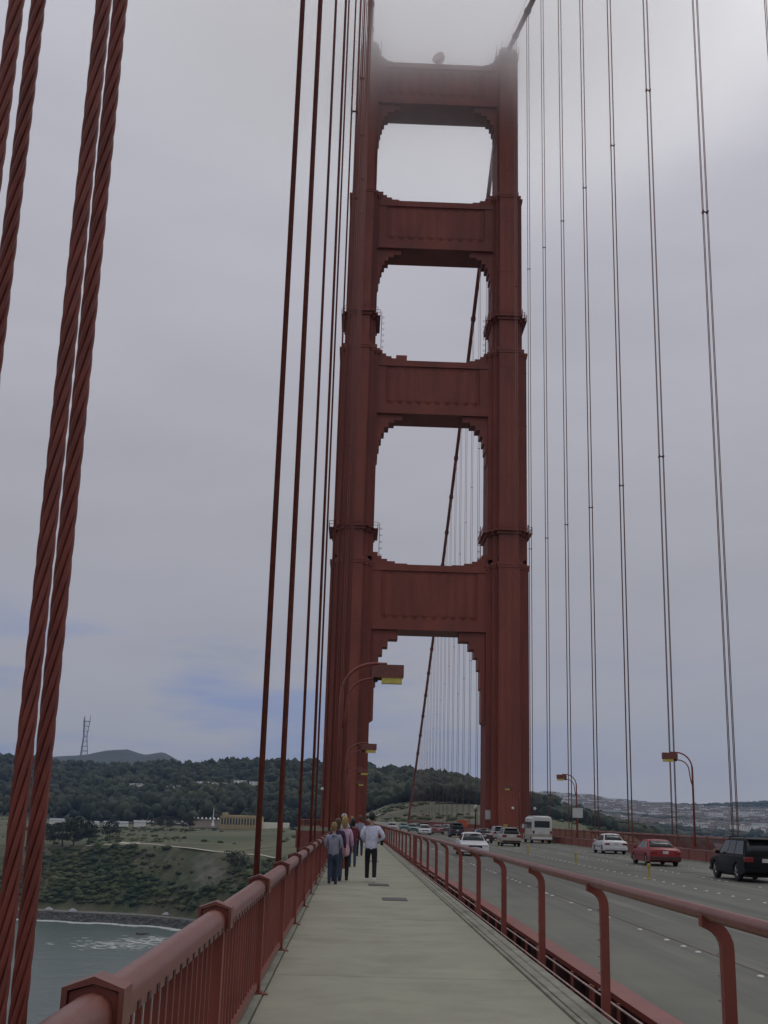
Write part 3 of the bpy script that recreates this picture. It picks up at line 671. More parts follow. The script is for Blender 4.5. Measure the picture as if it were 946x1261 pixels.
gl = thing('globe_lamp', 'dark post lamp with white globe inside the right tower leg', 'lamp', (21.7, 208, -.2))
MB().lathe([(.3, 0), (.3, .3), (.13, .5), (.1, 3.5), (.22, 3.6), (.25, 3.75)], seg=12).obj('post', STEELD, gl)
MB().lathe([(.12, 3.76), (.3, 3.9), (.36, 4.15), (.28, 4.42), (.08, 4.55)], seg=12).obj('globe', WHITEP, gl, True)
for i, (x, z) in enumerate(((26.6, 3.9), (29.9, 3.9), (-4.9, 6.1), (-8.4, 3.4))):
    q = thing('floodlight', ['small pale floodlight on the face of the right tower leg', 'small pale floodlight just right of the right tower leg', 'small pale floodlight left on the walkway tower leg', 'small pale floodlight on a post left of the walkway tower leg'][i], 'floodlight', (x, YT-(6.75 if i in (0,) else 9), z), group='floodlights at the tower feet')
    MB().lathe([(.1, -.3), (.22, -.28), (.26, .1), (.2, .14)], seg=10, axis='y').obj('lamp_housing', WHITEP, q)
    MB().tube([(0, .05, 0), (0, .15, -z if i in (1, 3) else -.4)], .05, 6).obj('bracket', RED, q)

# ------------------------------------------------------------------ vehicles
def wheel(parent, x, y, r, w=.2, rimc=None):
    s = 1 if x > 0 else -1
    t_ = MB().lathe([(r*.62, -w/2), (r*.9, -w/2), (r, -w/2+.04), (r, w/2-.04), (r*.9, w/2), (r*.62, w/2)], seg=20, axis='x').obj('wheel', BLACK, parent, True, (x, y, r))
    b = MB().lathe([(r*.62, 0), (r*.6, .03), (r*.15, .02), (.03, .05)] if s > 0 else [(.03, -.05), (r*.15, -.02), (r*.6, -.03), (r*.62, 0)], seg=16, axis='x')
    for k in range(5):
        a = 2*PI*k/5; ca, sa = math.cos(a), math.sin(a)
        b.tube([(s*.035, ca*.05, sa*.05), (s*.035, ca*r*.58, sa*r*.58)], .03, 5)
    b.obj('rim', rimc or CHROME, t_, loc=(s*(w/2-.05), 0, 0))
def arcpts(yc, r, z0, n=9):
    a0 = math.asin(max(-1, min(1, (z0-r*.95)/(r+.06))))
    return [(yc+(r+.07)*math.cos(a), r*.95+(r+.07)*math.sin(a)) for a in [a0+(PI-2*a0)*k/n for k in range(n+1)]]
def car(name, label, cat, x, y, m, kind='sedan', face=1, group=None, L=4.6, Wd=1.78, H=1.42, r=.315, taillight=True, plate=True, hood_rack=False, trim=None):
    """local frame: nose towards +y, ground at z = 0"""
    t_ = thing(name, label, cat, (x, y, ZROAD), 0 if face > 0 else PI, group)
    hw = Wd/2; bz = .24 if kind != 'suv' else .32; belt = .88 if kind != 'suv' else 1.05
    deck = .95 if kind == 'sedan' else belt; wb = L*.295
    if kind == 'sedan':
        top = [(-L/2+.02, deck-.10), (-L/2+.18, deck), (-L/2+.85, deck+.03), (L*.16, belt+.04), (L/2-.55, .80), (L/2-.12, .68)]
        cab = [(-L/2+.72, deck-.02), (-L/2+1.35, H-.05), (-L/2+1.75, H), (L*.04, H-.01), (L*.10, H-.07), (L*.245, belt+.0)]
    else:
        top = [(-L/2+.0, belt-.12), (-L/2+.06, belt), (-L/2+.5, belt+.02), (L*.2, belt), (L/2-.5, belt-.12), (L/2-.08, belt-.3)]
        cab = [(-L/2+.07, belt-.02), (-L/2+.36, H-.06), (-L/2+.6, H), (L*.07, H-.01), (L*.13, H-.08), (L*.27, belt-.02)]
    low = [(L/2, .55), (L/2-.03, bz+.04)]+[(L*.5-.12, bz)]+[(p, q) for p, q in arcpts(wb+.08, r, bz)]+[(p, q) for p, q in arcpts(-wb, r, bz)]+[(-L/2+.1, bz), (-L/2-.02, bz+.1), (-L/2-.04, .58)]
    outl = top+low; n = len(outl)
    def sect(k):                                   # rounded shoulders
        o_ = []
        for i, (p, q) in enumerate(outl):
            if i < len(top): o_.append((p*(1-.02*k), q-.07*k*(1 if q > .75 else .4)))
            else: o_.append((p*(1-(.035*k if abs(p) > L/2-.25 else 0)), q))
        return o_
    b = MB(); xs = [(-hw, 1.0), (-hw+.03, .45), (-hw+.12, 0), (0, -.25), (hw-.12, 0), (hw-.03, .45), (hw, 1.0)]
    for xx, k in xs:
        for p, q in sect(k):
            inx = xx*(1-.06*max(0, (abs(p)-(L/2-.6))/.6)**2); b.v.append((inx, p, q))
    for a in range(len(xs)-1):
        for i in range(n): j = (i+1) % n; b.f.append((a*n+i, a*n+j, (a+1)*n+j, (a+1)*n+i))
    b.f.append(tuple(range(n))); b.f.append(tuple(range(len(xs)*n-1, (len(xs)-1)*n-1, -1)))
    me = b.mesh('body', m); bo_ = link('body', me, t_)
    for p in me.polygons: p.use_smooth = len(p.vertices) == 4
    try: me.set_sharp_from_angle(angle=R(38))
    except Exception: pass
    # cabin
    def cw(z): return hw-.10-(z-belt)*(.42 if kind == 'sedan' else .26)
    c = MB(); K = len(cab); sl_ = [-1, -.93, -.5, 0, .5, .93, 1]
    for s in sl_:
        for p, q in cab:
            crown = (.035*(1-s*s)-(0.035 if abs(s) == 1 else 0)) if q > H-.12 else 0
            pull = (.05*(1-s*s))*(1 if p > 0 else -1) if q < H-.02 else 0
            c.v.append((s*cw(q), p+pull, q+crown))
    for a in range(len(sl_)-1):
        for i in range(K-1): c.f.append((a*K+i, a*K+i+1, (a+1)*K+i+1, (a+1)*K+i))
    c.f.append(tuple(range(K))); c.f.append(tuple(range(len(sl_)*K-1, (len(sl_)-1)*K-1, -1)))
    ca = c.obj('cabin', m, t_)
    try: ca.data.shade_smooth(); ca.data.set_sharp_from_angle(angle=R(30))
    except Exception: pass
    def glass(nm, p0, p1, m0, m1, ins=.06):       # window filling the cabin face from cab[p0] to cab[p1]
        (ya, za), (yb, zb) = cab[p0], cab[p1]; sgn = 1 if ya > 0 else -1
        g_ = MB(); P = 6
        for f_ in (m0, m1):
            yy = ya+(yb-ya)*f_; zz = za+(zb-za)*f_; w_ = cw(zz)-ins
            for k in range(P+1):
                s = -1+2*k/P; g_.v.append((s*w_, yy+sgn*(.05*(1-(s*.93)**2)+.012), zz+.012+(.035*(1-s*s) if f_ > .9 else 0)*.5))
        for k in range(P): g_.f.append((k, k+1, P+2+k, P+1+k))
        o_ = g_.obj(nm, GLASS, t_, True, fix=False); so_ = o_.modifiers.new('solid', 'SOLIDIFY'); so_.thickness = .01; so_.offset = -1
    glass('rear_window', 0, 1, .16 if kind == 'sedan' else .08, .95); glass('windshield', 5, 4, .10, .96)
    for s in (-1, 1):
        (y0, z0), (y1, z1) = cab[0], cab[1]; (y5, z5), (y4, z4) = cab[5], cab[4]
        zb_, zt = belt+.05, H-.11
        def edge(z, a, b_): return a[0]+(b_[0]-a[0])*(z-a[1])/(b_[1]-a[1])
        rb, rt_ = edge(zb_, cab[0], cab[1])+.2, edge(zt, cab[0], cab[1])+.16; fb, ft = edge(zb_, cab[5], cab[4])-.2, edge(zt, cab[5], cab[4])-.14
        cuts = [0, .36, .68, 1] if kind == 'suv' else [0, .14, .55, 1]
        if kind == 'sedan': cuts = [.0, .52, 1]
        for a, c_ in zip(cuts, cuts[1:]):
            q = []
            for f_, z in ((a, zb_), (c_, zb_), (c_, zt), (a, zt)):
                lo_, hi_ = (rb, fb) if z == zb_ else (rt_, ft)
                dd = .03 if f_ == a and a > 0 else (-.03 if f_ == c_ and c_ < 1 else 0)
                q.append((s*(cw(z)+.010), lo_+(hi_-lo_)*f_+dd, z))
            o_ = MB().quad(*q).obj('side_window', GLASS, t_, fix=False); so_ = o_.modifiers.new('solid', 'SOLIDIFY'); so_.thickness = .012; so_.offset = 0
        bevel(MB().box(s*(hw-.02), s*(hw+.16), L*.15, L*.15+.09, belt+.01, belt+.15).obj('mirror', m, t_), .02)
        wheel(t_, s*(hw-.11), wb+.08, r); wheel(t_, s*(hw-.11), -wb, r)
        MB().box(s*(hw-.02), s*(hw+.012), -wb+r+.15, wb-r-.1, .5, .55).obj('side_moulding', trim or BLACK, t_)
        MB().box(min(s*(hw-.42), s*(hw-.08)), max(s*(hw-.42), s*(hw-.08)), L/2-.22, L/2-.015, .56, .70).obj('headlight', MATS['headlamp_glass'], t_)
        zl = .66 if kind == 'sedan' else .80
        tl = MB().box(min(s*(hw-.42), s*(hw-.05)), max(s*(hw-.42), s*(hw-.05)), -L/2-.045, -L/2+.12, zl, zl+.13 if kind == 'sedan' else zl+.2)
        bevel(tl.obj('taillight', MATS['tail_glass'], t_), .02)
        for zz in (.62,) : MB().box(s*(hw+.002), s*(hw+.01), L*.02, L*.02+.14, belt-.16, belt-.13).obj('door_handle', m, t_)
    bevel(MB().box(-hw+.03, hw-.03, -L/2-.09, -L/2+.1, bz+.06, .52).obj('rear_bumper', trim or m, t_), .03)
    bevel(MB().box(-hw+.03, hw-.03, L/2-.1, L/2+.06, bz+.02, .46).obj('front_bumper', trim or m, t_), .03)
    MB().box(-hw+.45, hw-.45, L/2-.05, L/2+.01, .5, .66).obj('grille', BLACK, t_)
    MB().box(-hw+.2, hw-.2, -L/2+.3, L/2-.3, .2, .34).obj('underbody', BLACK, t_)
    zp = .66 if kind == 'sedan' else .80
    MB().box(-.155, .155, -L/2-.056, -L/2-.03, zp, zp+.15).obj('number_plate', SIGNW, t_)
    if kind == 'suv':
        MB().box(-cw(H)+.05, cw(H)-.05, -L/2+.14, -L/2+.42, H-.06, H-.02).obj('rear_spoiler', m, t_)
        for s in (-1, 1): MB().tube([(s*(cw(H)-.06), -L/2+.5, H+.02), (s*(cw(H)-.06), -L/2+.6, H+.07), (s*(cw(H)-.06), L*.02, H+.07), (s*(cw(H)-.06), L*.06, H+.01)], .02, 6).obj('roof_rail', BLACK, t_)
    return t_
mat('headlamp_glass', (.6, .6, .58), .15, .05, 4, coat=.8); mat('tail_glass', (.20, .012, .010), .2, .1, 4, coat=.8)
PB = mat('black_car_paint', (.008, .008, .009), .45, .05, 2, spec=.12); PR = paint('red_car_paint', (.26, .02, .025)); PW = paint('white_car_paint', (.62, .63, .63)); PBe = paint('beige_car_paint', (.42, .38, .33))
PD = paint('dark_maroon_car_paint', (.06, .03, .03)); PN = paint('navy_car_paint', (.03, .035, .06)); PT = paint('teal_car_paint', (.10, .20, .20)); PS = paint('silver_car_paint', (.40, .40, .41)); PP = paint('dusty_red_car_paint', (.24, .10, .10)); PG = paint('grey_car_paint', (.14, .14, .15))
car('car', 'black sport utility vehicle at the right edge, seen from behind', 'car', 17.0, 51.2, PB, 'suv', L=4.75, Wd=1.86, H=1.74, r=.36)
car('car', 'red sedan ahead of the black one in the far lanes', 'car', 17.35, 68.0, PR, L=4.55, Wd=1.78, H=1.38, trim=MATS['dark_steel_and_shade'])
car('car', 'white sedan in the outermost lane near the far railing', 'car', 20.0, 92.2, PW, L=4.6, Wd=1.8, H=1.45)
car('car', 'beige sport wagon beside the white shuttle bus', 'car', 14.45, 109.4, PBe, 'suv', L=4.3, Wd=1.75, H=1.62, r=.33, trim=MATS['dark_steel_and_shade'])
car('car', 'white sedan facing the camera in the near lanes', 'car', 7.8, 77.0, PW, face=-1, L=4.5, Wd=1.76, H=1.4)
car('car', 'dark maroon sedan behind the white oncoming one', 'car', 13.3, 121, PD, L=4.6, H=1.42)
car('car', 'navy sport utility vehicle with roof rails, left of the dark maroon sedan', 'car', 13.75, 156, PN, 'suv', L=4.6, Wd=1.85, H=1.8, r=.36)
car('car', 'white car with dark windscreen facing the camera far down the near lanes', 'car', 10.7, 174, PW, face=-1)
car('car', 'dusty red sedan far off behind the navy one', 'car', 13.5, 186, PP)
car('car', 'teal car facing the camera at the far end of the guard rail', 'car', 10.8, 208, PT, face=-1)
car('car', 'grey car on the bridge beneath the tower arch', 'car', 16.9, 212, PG)
car('car', 'small maroon hatchback under the arch behind the dusty red sedan', 'car', 14.0, 228, PD, 'suv', L=4.0, H=1.55)
car('car', 'pale silver car facing the camera beyond the teal one', 'car', 7.8, 226, PS, face=-1)
car('car', 'second teal car, smaller, beyond the arch', 'car', 10.9, 246, PT, face=-1)
car('car', 'dark car farthest down the road beyond the tower', 'car', 14.2, 262, PB)
car('car', 'silver wagon just ahead of the shuttle bus', 'car', 17.2, 139, PS, 'suv', L=4.4, H=1.6)

def bus():
    t_ = thing('shuttle_bus', 'white shuttle bus with raised roof and wide dark rear window', 'bus', (20.4, 130.4, ZROAD))
    CR = mat('bus_cream', (.60, .60, .56), .4, .06, 2, coat=.4); BG = mat('bus_band', (.36, .34, .27), .45, .08, 2)
    def rr(hw_, z0, z1, r0, r1):
        p = []
        for cx_, cz, a0, r_ in ((hw_-r1, z1-r1, 0, r1), (-hw_+r1, z1-r1, 90, r1)):
            for k in range(6): a = R(a0+18*k); p.append((cx_+r_*math.cos(a), cz+r_*math.sin(a)))
        p += [(-hw_, z0), (hw_, z0)]; return p
    b = MB(); secs = [(-3.22, .97, 1.12, 1), (-3.1, 1.0, 1.0, 1), (-2.9, 1.0, 1.0, 1), (1.7, 1.0, 1.0, 1), (2.1, .98, .97, 1), (2.4, .9, .9, 1)]
    n = None
    for y, s, zf, _ in secs:
        p = rr(1.06*s, .95, .95+(2.78-.95)*(1 if s == 1 else s), .05, .30)
        n = len(p); b.v += [(px, y, pz) for px, pz in p]
    for a in range(len(secs)-1):
        for i in range(n): j = (i+1) % n; b.f.append((a*n+i, a*n+j, (a+1)*n+j, (a+1)*n+i))
    b.f.append(tuple(range(n))); b.f.append(tuple(range(len(secs)*n-1, (len(secs)-1)*n-1, -1)))
    o_ = b.obj('body', CR, t_)
    try: o_.data.shade_smooth(); o_.data.set_sharp_from_angle(angle=R(40))
    except Exception: pass
    low = [(-3.2, .36), (-3.22, .95), (2.5, .95), (3.3, .9), (3.45, .5), (3.4, .36)]+arcpts(2.45, .38, .36)+arcpts(-2.0, .38, .36)
    MB().prism(low, -1.08, 1.08, 'x').obj('lower_body', BG, t_)
    MB().prism([(2.3, .951), (3.0, .951), (2.4, 1.75), (2.3, 1.75)], -.95, .95, 'x').obj('hood', CR, t_)
    bevel(MB().box(-.82, .82, -3.262, -3.2, 1.62, 2.32).obj('rear_window', GLASS, t_), .05)
    MB().box(-.9, .9, -3.25, -3.2, 1.55, 1.62).obj('window_sill', WHITEP, t_)
    bevel(MB().box(-1.05, 1.05, -3.42, -3.2, .42, .62).obj('rear_bumper', WHITEP, t_), .03)
    MB().box(-.8, .8, -2.2, 1.6, 2.785, 2.86).obj('roof_rib', CR, t_)
    for s in (-1, 1):
        for k in range(4): bevel(MB().box(min(s*1.05, s*1.075), max(s*1.05, s*1.075), -2.8+k*1.2, -1.75+k*1.2, 1.5, 2.2).obj('side_window', GLASS, t_), .01)
        MB().box(min(s*1.08, s*1.1), max(s*1.08, s*1.1), -3.1, 2.2, 1.2, 1.28).obj('side_stripe', BG, t_)
        wheel(t_, s*.95, 2.45, .38, .24); wheel(t_, s*.95, -2.0, .38, .24)
        MB().box(min(s*.82, s*1.02), max(s*.82, s*1.02), -3.27, -3.2, 1.0, 1.3).obj('taillight', MATS['tail_glass'], t_)
        m_ = MB().box(min(s*1.1, s*1.35), max(s*1.1, s*1.35), 2.3, 2.36, 1.5, 1.95).obj('mirror', WHITEP, t_); MB().tube([(s*1.0, 2.3, 1.6), (s*1.2, 2.33, 1.6)], .02, 5).obj('mirror_arm', BLACK, m_)
    MB().box(-.3, .3, -3.27, -3.23, 1.02, 1.2).obj('number_plate', SIGNW, t_)
bus()

# ------------------------------------------------------------------ people
def skin_obj(name, chains, m, parent, sub=1):
    """chains: list of [(point, radius | (rx, ry)), ...]; a chain may start with an int = index of an earlier vertex"""
    v, e, r = [], [], []
    for ch in chains:
        prev = None
        for k, it in enumerate(ch):
            if isinstance(it, int): prev = it; continue
            p, rad = it; v.append(p); r.append(rad if hasattr(rad, '__len__') else (rad, rad))
            if prev is not None: e.append((prev, len(v)-1))
            prev = len(v)-1
    me = bpy.data.meshes.new(name); me.from_pydata(v, e, [])
    o = bpy.data.objects.new(name, me); COL.objects.link(o)
    o.modifiers.new('skin', 'SKIN').use_smooth_shade = True
    for i, q in enumerate(me.skin_vertices[0].data): q.radius = q_r = r[i]; q.use_root = (i == 0)
    sb = o.modifiers.new('sub', 'SUBSURF'); sb.levels = sub; sb.render_levels = sub
    bpy.context.view_layer.update()
    dg = bpy.context.evaluated_depsgraph_get(); nm_ = bpy.data.meshes.new_from_object(o.evaluated_get(dg))
    bpy.data.objects.remove(o); nm_.materials.clear(); nm_.materials.append(m)
    return link(name, nm_, parent)
SKIN = mat('skin', (.42, .25, .18), .6, .08, 8)
def cloth(n, c): return mat(n, c, .9, .16, 12, .004, 35)
def hair_blob(c, m, parent, length, wide=1.0, ponytail=False):
    b = bmesh.new(); bmesh.ops.create_icosphere(b, subdivisions=3, radius=1)
    for q in b.verts:
        p = q.co
        n_ = 1+.05*math.sin(9*p.x+5*p.z)+.05*math.sin(14*p.y+11*p.x)
        x, y, z = p.x*.092*wide*n_, p.y*.112*n_-.012, p.z*.118*n_+.02
        if z < 0: z *= 1+length*4; x *= 1+.15*length*2
        if p.y > .35 and p.z < .45: y = min(y, .045)
        q.co = Vector((x, y, z))
    me = bpy.data.meshes.new('hair'); b.to_mesh(me); b.free(); me.materials.append(m); me.shade_smooth()
    return link('hair', me, parent, c)
def person(label, x, y, h, top_m, leg_m, hair_m, hair_len=.1, rz=0, stride=.16, arms=None, build=1.0, sleeve_end=3, shoe=None, shorts=False, top_low=.0, phase=1):
    s = h/1.75
    t_ = thing('person', label, 'person', (x, y, 0), rz)
    t_.scale = (s, s, s)
    a = phase; st = stride
    hipL, hipR = (-.09, 0, .9), (.09, 0, .9)
    kL, kR = (-.095, .05+a*st*.7, .50), (.095, .05-a*st*.5, .49)
    aL, aR = (-.095, a*st-.03, .10 if a > 0 else .13), (.095, -a*st-.05, .13 if a > 0 else .10)
    arms = arms or {'L': [(-.215, -.03, 1.16), (-.235, .05, .93)], 'R': [(.215, -.05, 1.16), (.235, .02, .93)]}
    B = build
    sk_ = [[((0, 0, .93), (.08*B, .06)), ((0, 0, 1.12), (.08*B, .06)), ((0, 0, 1.33), (.10*B, .065)), ((0, -.005, 1.43), (.05, .045)), ((0, 0, 1.52), .052), ((0, .012, 1.60), (.066, .078)), ((0, .015, 1.68), (.07, .085)), ((0, .01, 1.735), (.045, .055))]]
    sk_ += [[0, (hipL, .055), (kL, .045), (aL, .036), ((aL[0], aL[1]+.13, .035), .034)], [0, (hipR, .055), (kR, .045), (aR, .036), ((aR[0], aR[1]+.13, .035), .034)]]
    idx = 16
    for sd_, key in ((-1, 'L'), (1, 'R')):
        el_, wr = arms[key]; sh = (sd_*.165*B, 0, 1.375)
        d = (Vector(wr)-Vector(el_)).normalized(); palm = Vector(wr)+d*.06; side = Vector((0, 1, 0))-d*d.y; side.normalize()
        ch = [2, (sh, .04), (el_, .034), (wr, .026), (tuple(palm), (.034, .02))]
        base_i = sum(len([q for q in c_ if not isinstance(q, int)]) for c_ in sk_)
        sk_.append(ch); pi = base_i+3
        for f_ in range(4):
            off = side*(.028-.018*f_); L_ = (.060, .072, .068, .052)[f_]; nrm = d.cross(side)*(-sd_)
            q0 = palm+d*.035+off; q1 = q0+d*L_*.5+nrm*.006; q2 = q1+d*L_*.4+nrm*.02
            sk_.append([pi, (tuple(q0), .0095), (tuple(q1), .0085), (tuple(q2), .0075)])
        th_ = palm-d*.01+side*.035; sk_.append([pi, (tuple(th_), .011), (tuple(th_+d*.035+side*.02), .009)])
    body = skin_obj('body', sk_, SKIN, t_)
    # ears, nose
    f_ = MB().lathe([(.008, -.02), (.02, -.01), (.02, .01), (.008, .02)], c=(-.072, .0, 1.655), seg=8); f_.lathe([(.008, -.02), (.02, -.01), (.02, .01), (.008, .02)], c=(.072, 0, 1.655), seg=8)
    f_.prism([(.09, 1.64), (.118, 1.635), (.095, 1.675)], -.011, .011, 'x')
    f_.obj('ear_and_nose', SKIN, body, True)['kind'] = 'stuff'
    for ex in (-.03, .03): MB().lathe([(.003, -.006), (.01, 0), (.003, .006)], c=(ex, .092, 1.672), seg=8).obj('eye', BLACK, body)
    hair_blob((0, .005, 1.675), hair_m, t_, hair_len)
    low_ = .80-top_low
    tp = [[((0, 0, low_), (.162*B, .122)), ((0, 0, .95), (.158*B, .12)), ((0, 0, 1.08), (.150*B, .112)), ((0, 0, 1.27), (.165*B, .118)), ((0, -.005, 1.41), (.105*B, .08)), ((0, -.005, 1.475), (.062, .06))]]
    for sd_, key in ((-1, 'L'), (1, 'R')):
        el_, wr = arms[key]; w2 = Vector(el_)+(Vector(wr)-Vector(el_))*(.93 if sleeve_end == 3 else .15)
        tp.append([3, ((sd_*.16*B, -.005, 1.385), .078), (((sd_*.19*B+el_[0])/2, el_[1]/2, (1.36+el_[2])/2), .066), (el_, .056), (tuple(w2), .046 if sleeve_end == 3 else .055)])
    skin_obj('top', tp, top_m, t_)
    tr = [[((0, 0, .96), (.135*B, .10)), ((0, 0, .88), (.145*B, .108))]]
    for hp, kn, an in ((hipL, kL, aL), (hipR, kR, aR)):
        tr.append([1, ((hp[0]*1.0, 0, .80), .095), (kn, .070), ((an[0], an[1], an[2]+.02), .058), ((an[0], an[1], an[2]-.03), .058)])
    skin_obj('trousers', tr, leg_m, t_)
    for an, kn in ((aL, kL), (aR, kR)):
        z0 = an[2]-.10
        sh_ = MB().prism([(an[1]-.09, z0), (an[1]+.17, z0), (an[1]+.175, z0+.035), (an[1]+.07, z0+.085), (an[1]-.02, z0+.10), (an[1]-.09, z0+.09)], an[0]-.045, an[0]+.045, 'x')
        bevel(sh_.obj('shoe', shoe or BLACK, t_), .015)
    return t_
HB = mat('hair_blond', (.36, .24, .09), .7, .25, 30); HD = mat('hair_dark', (.015, .012, .01), .6, .3, 30); HBr = mat('hair_brown', (.09, .05, .025), .65, .3, 30); HS = mat('hair_sandy', (.26, .18, .07), .7, .25, 30)
JEAN = cloth('jeans', (.035, .05, .085)); BLK = cloth('black_cloth', (.014, .014, .017)); LBL = cloth('pale_blue_knit', (.60, .62, .74)); GRY = cloth('grey_fleece', (.27, .28, .35)); PNK = cloth('lilac_knit', (.56, .38, .50)); PNK2 = cloth('pink_cloth', (.72, .42, .48)); MAR = cloth('maroon_cloth', (.14, .025, .035)); PUR = cloth('dark_purple_cloth', (.05, .025, .06)); CRM = cloth('cream_cloth', (.42, .42, .38)); NAV = cloth('navy_cloth', (.03, .035, .06))
man = person('man in pale blue sweater and black trousers walking away down the middle of the walkway', .58, 33.2, 1.80, LBL, BLK, HD, .0, 0, .13, {'L': [(-.27, -.06, 1.19), (-.20, .14, 1.06)], 'R': [(.33, -.10, 1.17), (.20, .08, 1.02)]}, 1.18, shoe=WHITEP, top_low=.02)
MB().box(.24, .32, -.05, .10, .95, 1.2).obj('dark_bag', BLK, man)
boy = person('child in grey fleece hood and jeans walking beside the left railing', -.44, 31.6, 1.52, GRY, JEAN, HS, .12, 0, .12, {'L': [(-.24, -.01, 1.15), (-.16, .10, 1.0)], 'R': [(.24, -.01, 1.15), (.16, .10, 1.0)]}, 1.12, shoe=NAV, phase=-1, top_low=.03)
skin_obj('hood', [[((-.07, -.09, 1.43), .05), ((0, -.12, 1.41), .055), ((.07, -.09, 1.43), .05)]], GRY, boy)
wm = person('woman with blond hair and lilac top, pink jacket tied round her waist', -.17, 33.4, 1.68, PNK, BLK, HB, .35, 0, .15, None, 1.0, top_low=-.05)
skin_obj('tied_jacket', [[((0, -.02, 1.02), (.17, .13)), ((.03, -.03, .90), (.19, .15)), ((.05, -.05, .76), (.19, .13)), ((.07, -.06, .66), (.12, .08))]], PNK2, wm)
person('person in dark purple jacket half hidden between the child and the blond woman', -.36, 33.0, 1.62, PUR, JEAN, HBr, .3, 0, .12, None, 1.05)
mr_ = person('person in maroon jacket and jeans with dark hair, ahead of the blond woman', .08, 42.8, 1.62, MAR, JEAN, HD, .25, 0, .2, {'L': [(-.25, -.02, 1.18), (-.20, .16, 1.08)], 'R': [(.24, -.02, 1.18), (.19, .15, 1.06)]}, 1.1)
skin_obj('backpack', [[((0, -.15, 1.0), (.12, .08)), ((0, -.16, 1.2), (.13, .09)), ((0, -.14, 1.36), (.10, .06))]], MAR, mr_)
cp_ = person('person in cream top and pale cap farther ahead, left of the maroon jacket', -.28, 47.5, 1.78, CRM, NAV, HBr, .1, 0, .15)
MB().lathe([(.115, -.04), (.118, .0), (.10, .06), (.05, .10), (.01, .105)], c=(0, .0, 1.71), seg=16).obj('cap', CRM, cp_, True)
person('person in grey jacket farthest down the walkway, seen beside the man\'s head', .42, 55, 1.75, GRY, NAV, HBr, .2, 0, .15)
person('person in navy jacket walking next to the grey one in the distance', .05, 60, 1.70, NAV, BLK, HS, .2, 0, .15)

# ------------------------------------------------------------------ background: woods, scrub, houses
def ico(sub):
    b = bmesh.new(); bmesh.ops.create_icosphere(b, subdivisions=sub, radius=1); v = np.array([q.co[:] for q in b.verts]); f = np.array([[q.index for q in fc.verts] for fc in b.faces]); b.free(); return v, f
IV, IF = ico(2)
def blobs(name, items, m, group=None, jitter=.22, flat=.8):
    """items (x,y,z,rx,rz): clumps joined into one mesh; ragged by pushing verts in and out"""
    n = len(items); V = np.zeros((n, len(IV), 3)); it = np.array(items)
    for i in range(n):
        a = rng.uniform(0, 2*PI); c_, s_ = math.cos(a), math.sin(a)
        j = 1+rng.normal(0, jitter, (len(IV), 1)); p = IV*j
        x = p[:, 0]*c_-p[:, 1]*s_; y = p[:, 0]*s_+p[:, 1]*c_
        V[i, :, 0] = x*it[i, 3]+it[i, 0]; V[i, :, 1] = y*it[i, 3]+it[i, 1]; V[i, :, 2] = p[:, 2]*it[i, 4]+it[i, 2]
    Fc = (IF[None]+(np.arange(n)*len(IV))[:, None, None]).reshape(-1, 3)
    me = bpy.data.meshes.new(name); me.vertices.add(n*len(IV)); me.vertices.foreach_set('co', V.reshape(-1))
    me.loops.add(Fc.size); me.loops.foreach_set('vertex_index', Fc.reshape(-1)); me.polygons.add(len(Fc))
    me.polygons.foreach_set('loop_start', np.arange(0, Fc.size, 3)); me.polygons.foreach_set('loop_total', np.full(len(Fc), 3)); me.update(calc_edges=True)
    me.materials.append(m); return me
WOOD = mat('dark_foliage', (.011, .02, .010), .95, .3, .012, 0, 1, col2=(.030, .042, .017), detail=8, lo=.38, hi=.62); more_noise(WOOD, (.058, .062, .028), .0045, .5, .6, .7)
SCRUB = mat('scrub_foliage', (.018, .036, .008), .95, .3, .03, col2=(.075, .09, .026), detail=6); more_noise(SCRUB, (.10, .085, .04), .015, .55, .7, .5)
its = []
for i in range(5200):
    t_ = rng.uniform(-.42, .17); d, z = knots(t_)
    i0, i1 = (8, 10) if t_ < .0 else (9, 10)
    y0 = d[8-1]*(1 if t_ < 0 else 1.04); y1 = d[10-1]+120
    y = y0+(y1-y0)*rng.uniform(0, 1)**.9; x = t_*y
    if abs(x-12) < 60 and y < 760: continue
    # clearings with houses
    if t_ < -.02 and abs(y-y0-(y1-y0)*.42) < 22 and math.sin(t_*60) > -.2: continue
    h = (7+12*rng.random()**1.6)*(1 if t_ < .02 else .8); g_ = ground_z(x, y)
    its.append((x, y, g_+h*.62, h*.42*rng.uniform(.8, 1.4), h*.5))
    if rng.random() < .5: its.append((x+rng.normal(0, h*.3), y+rng.normal(0, h*.3), g_+h*.85, h*.26, h*.34))
tag(link('forest', blobs('forest', its, WOOD)), kind='stuff')
its = []
for i in range(17000):
    t_ = rng.uniform(-.42, .26); d, z = knots(t_)
    u = rng.random()
    y = d[3]+8+(d[5]-d[3]-8)*rng.random() if u < .62 else d[5]+(d[7]-d[5])*rng.random()**1.2
    x = t_*y
    if abs(x-12) < 30 and y < 730: continue
    if math.sin(x*.031+1.3)+math.sin(y*.043+x*.017)+rng.normal(0, .5) < (-.5 if u < .62 else .6): continue
    s_ = (.35+2.4*rng.random()**3)*(1 if u < .62 else .7); its.append((x, y, ground_z(x, y)+s_*.2, s_*1.5, s_*.75))
tag(link('scrub', blobs('scrub', its, SCRUB)), kind='stuff')
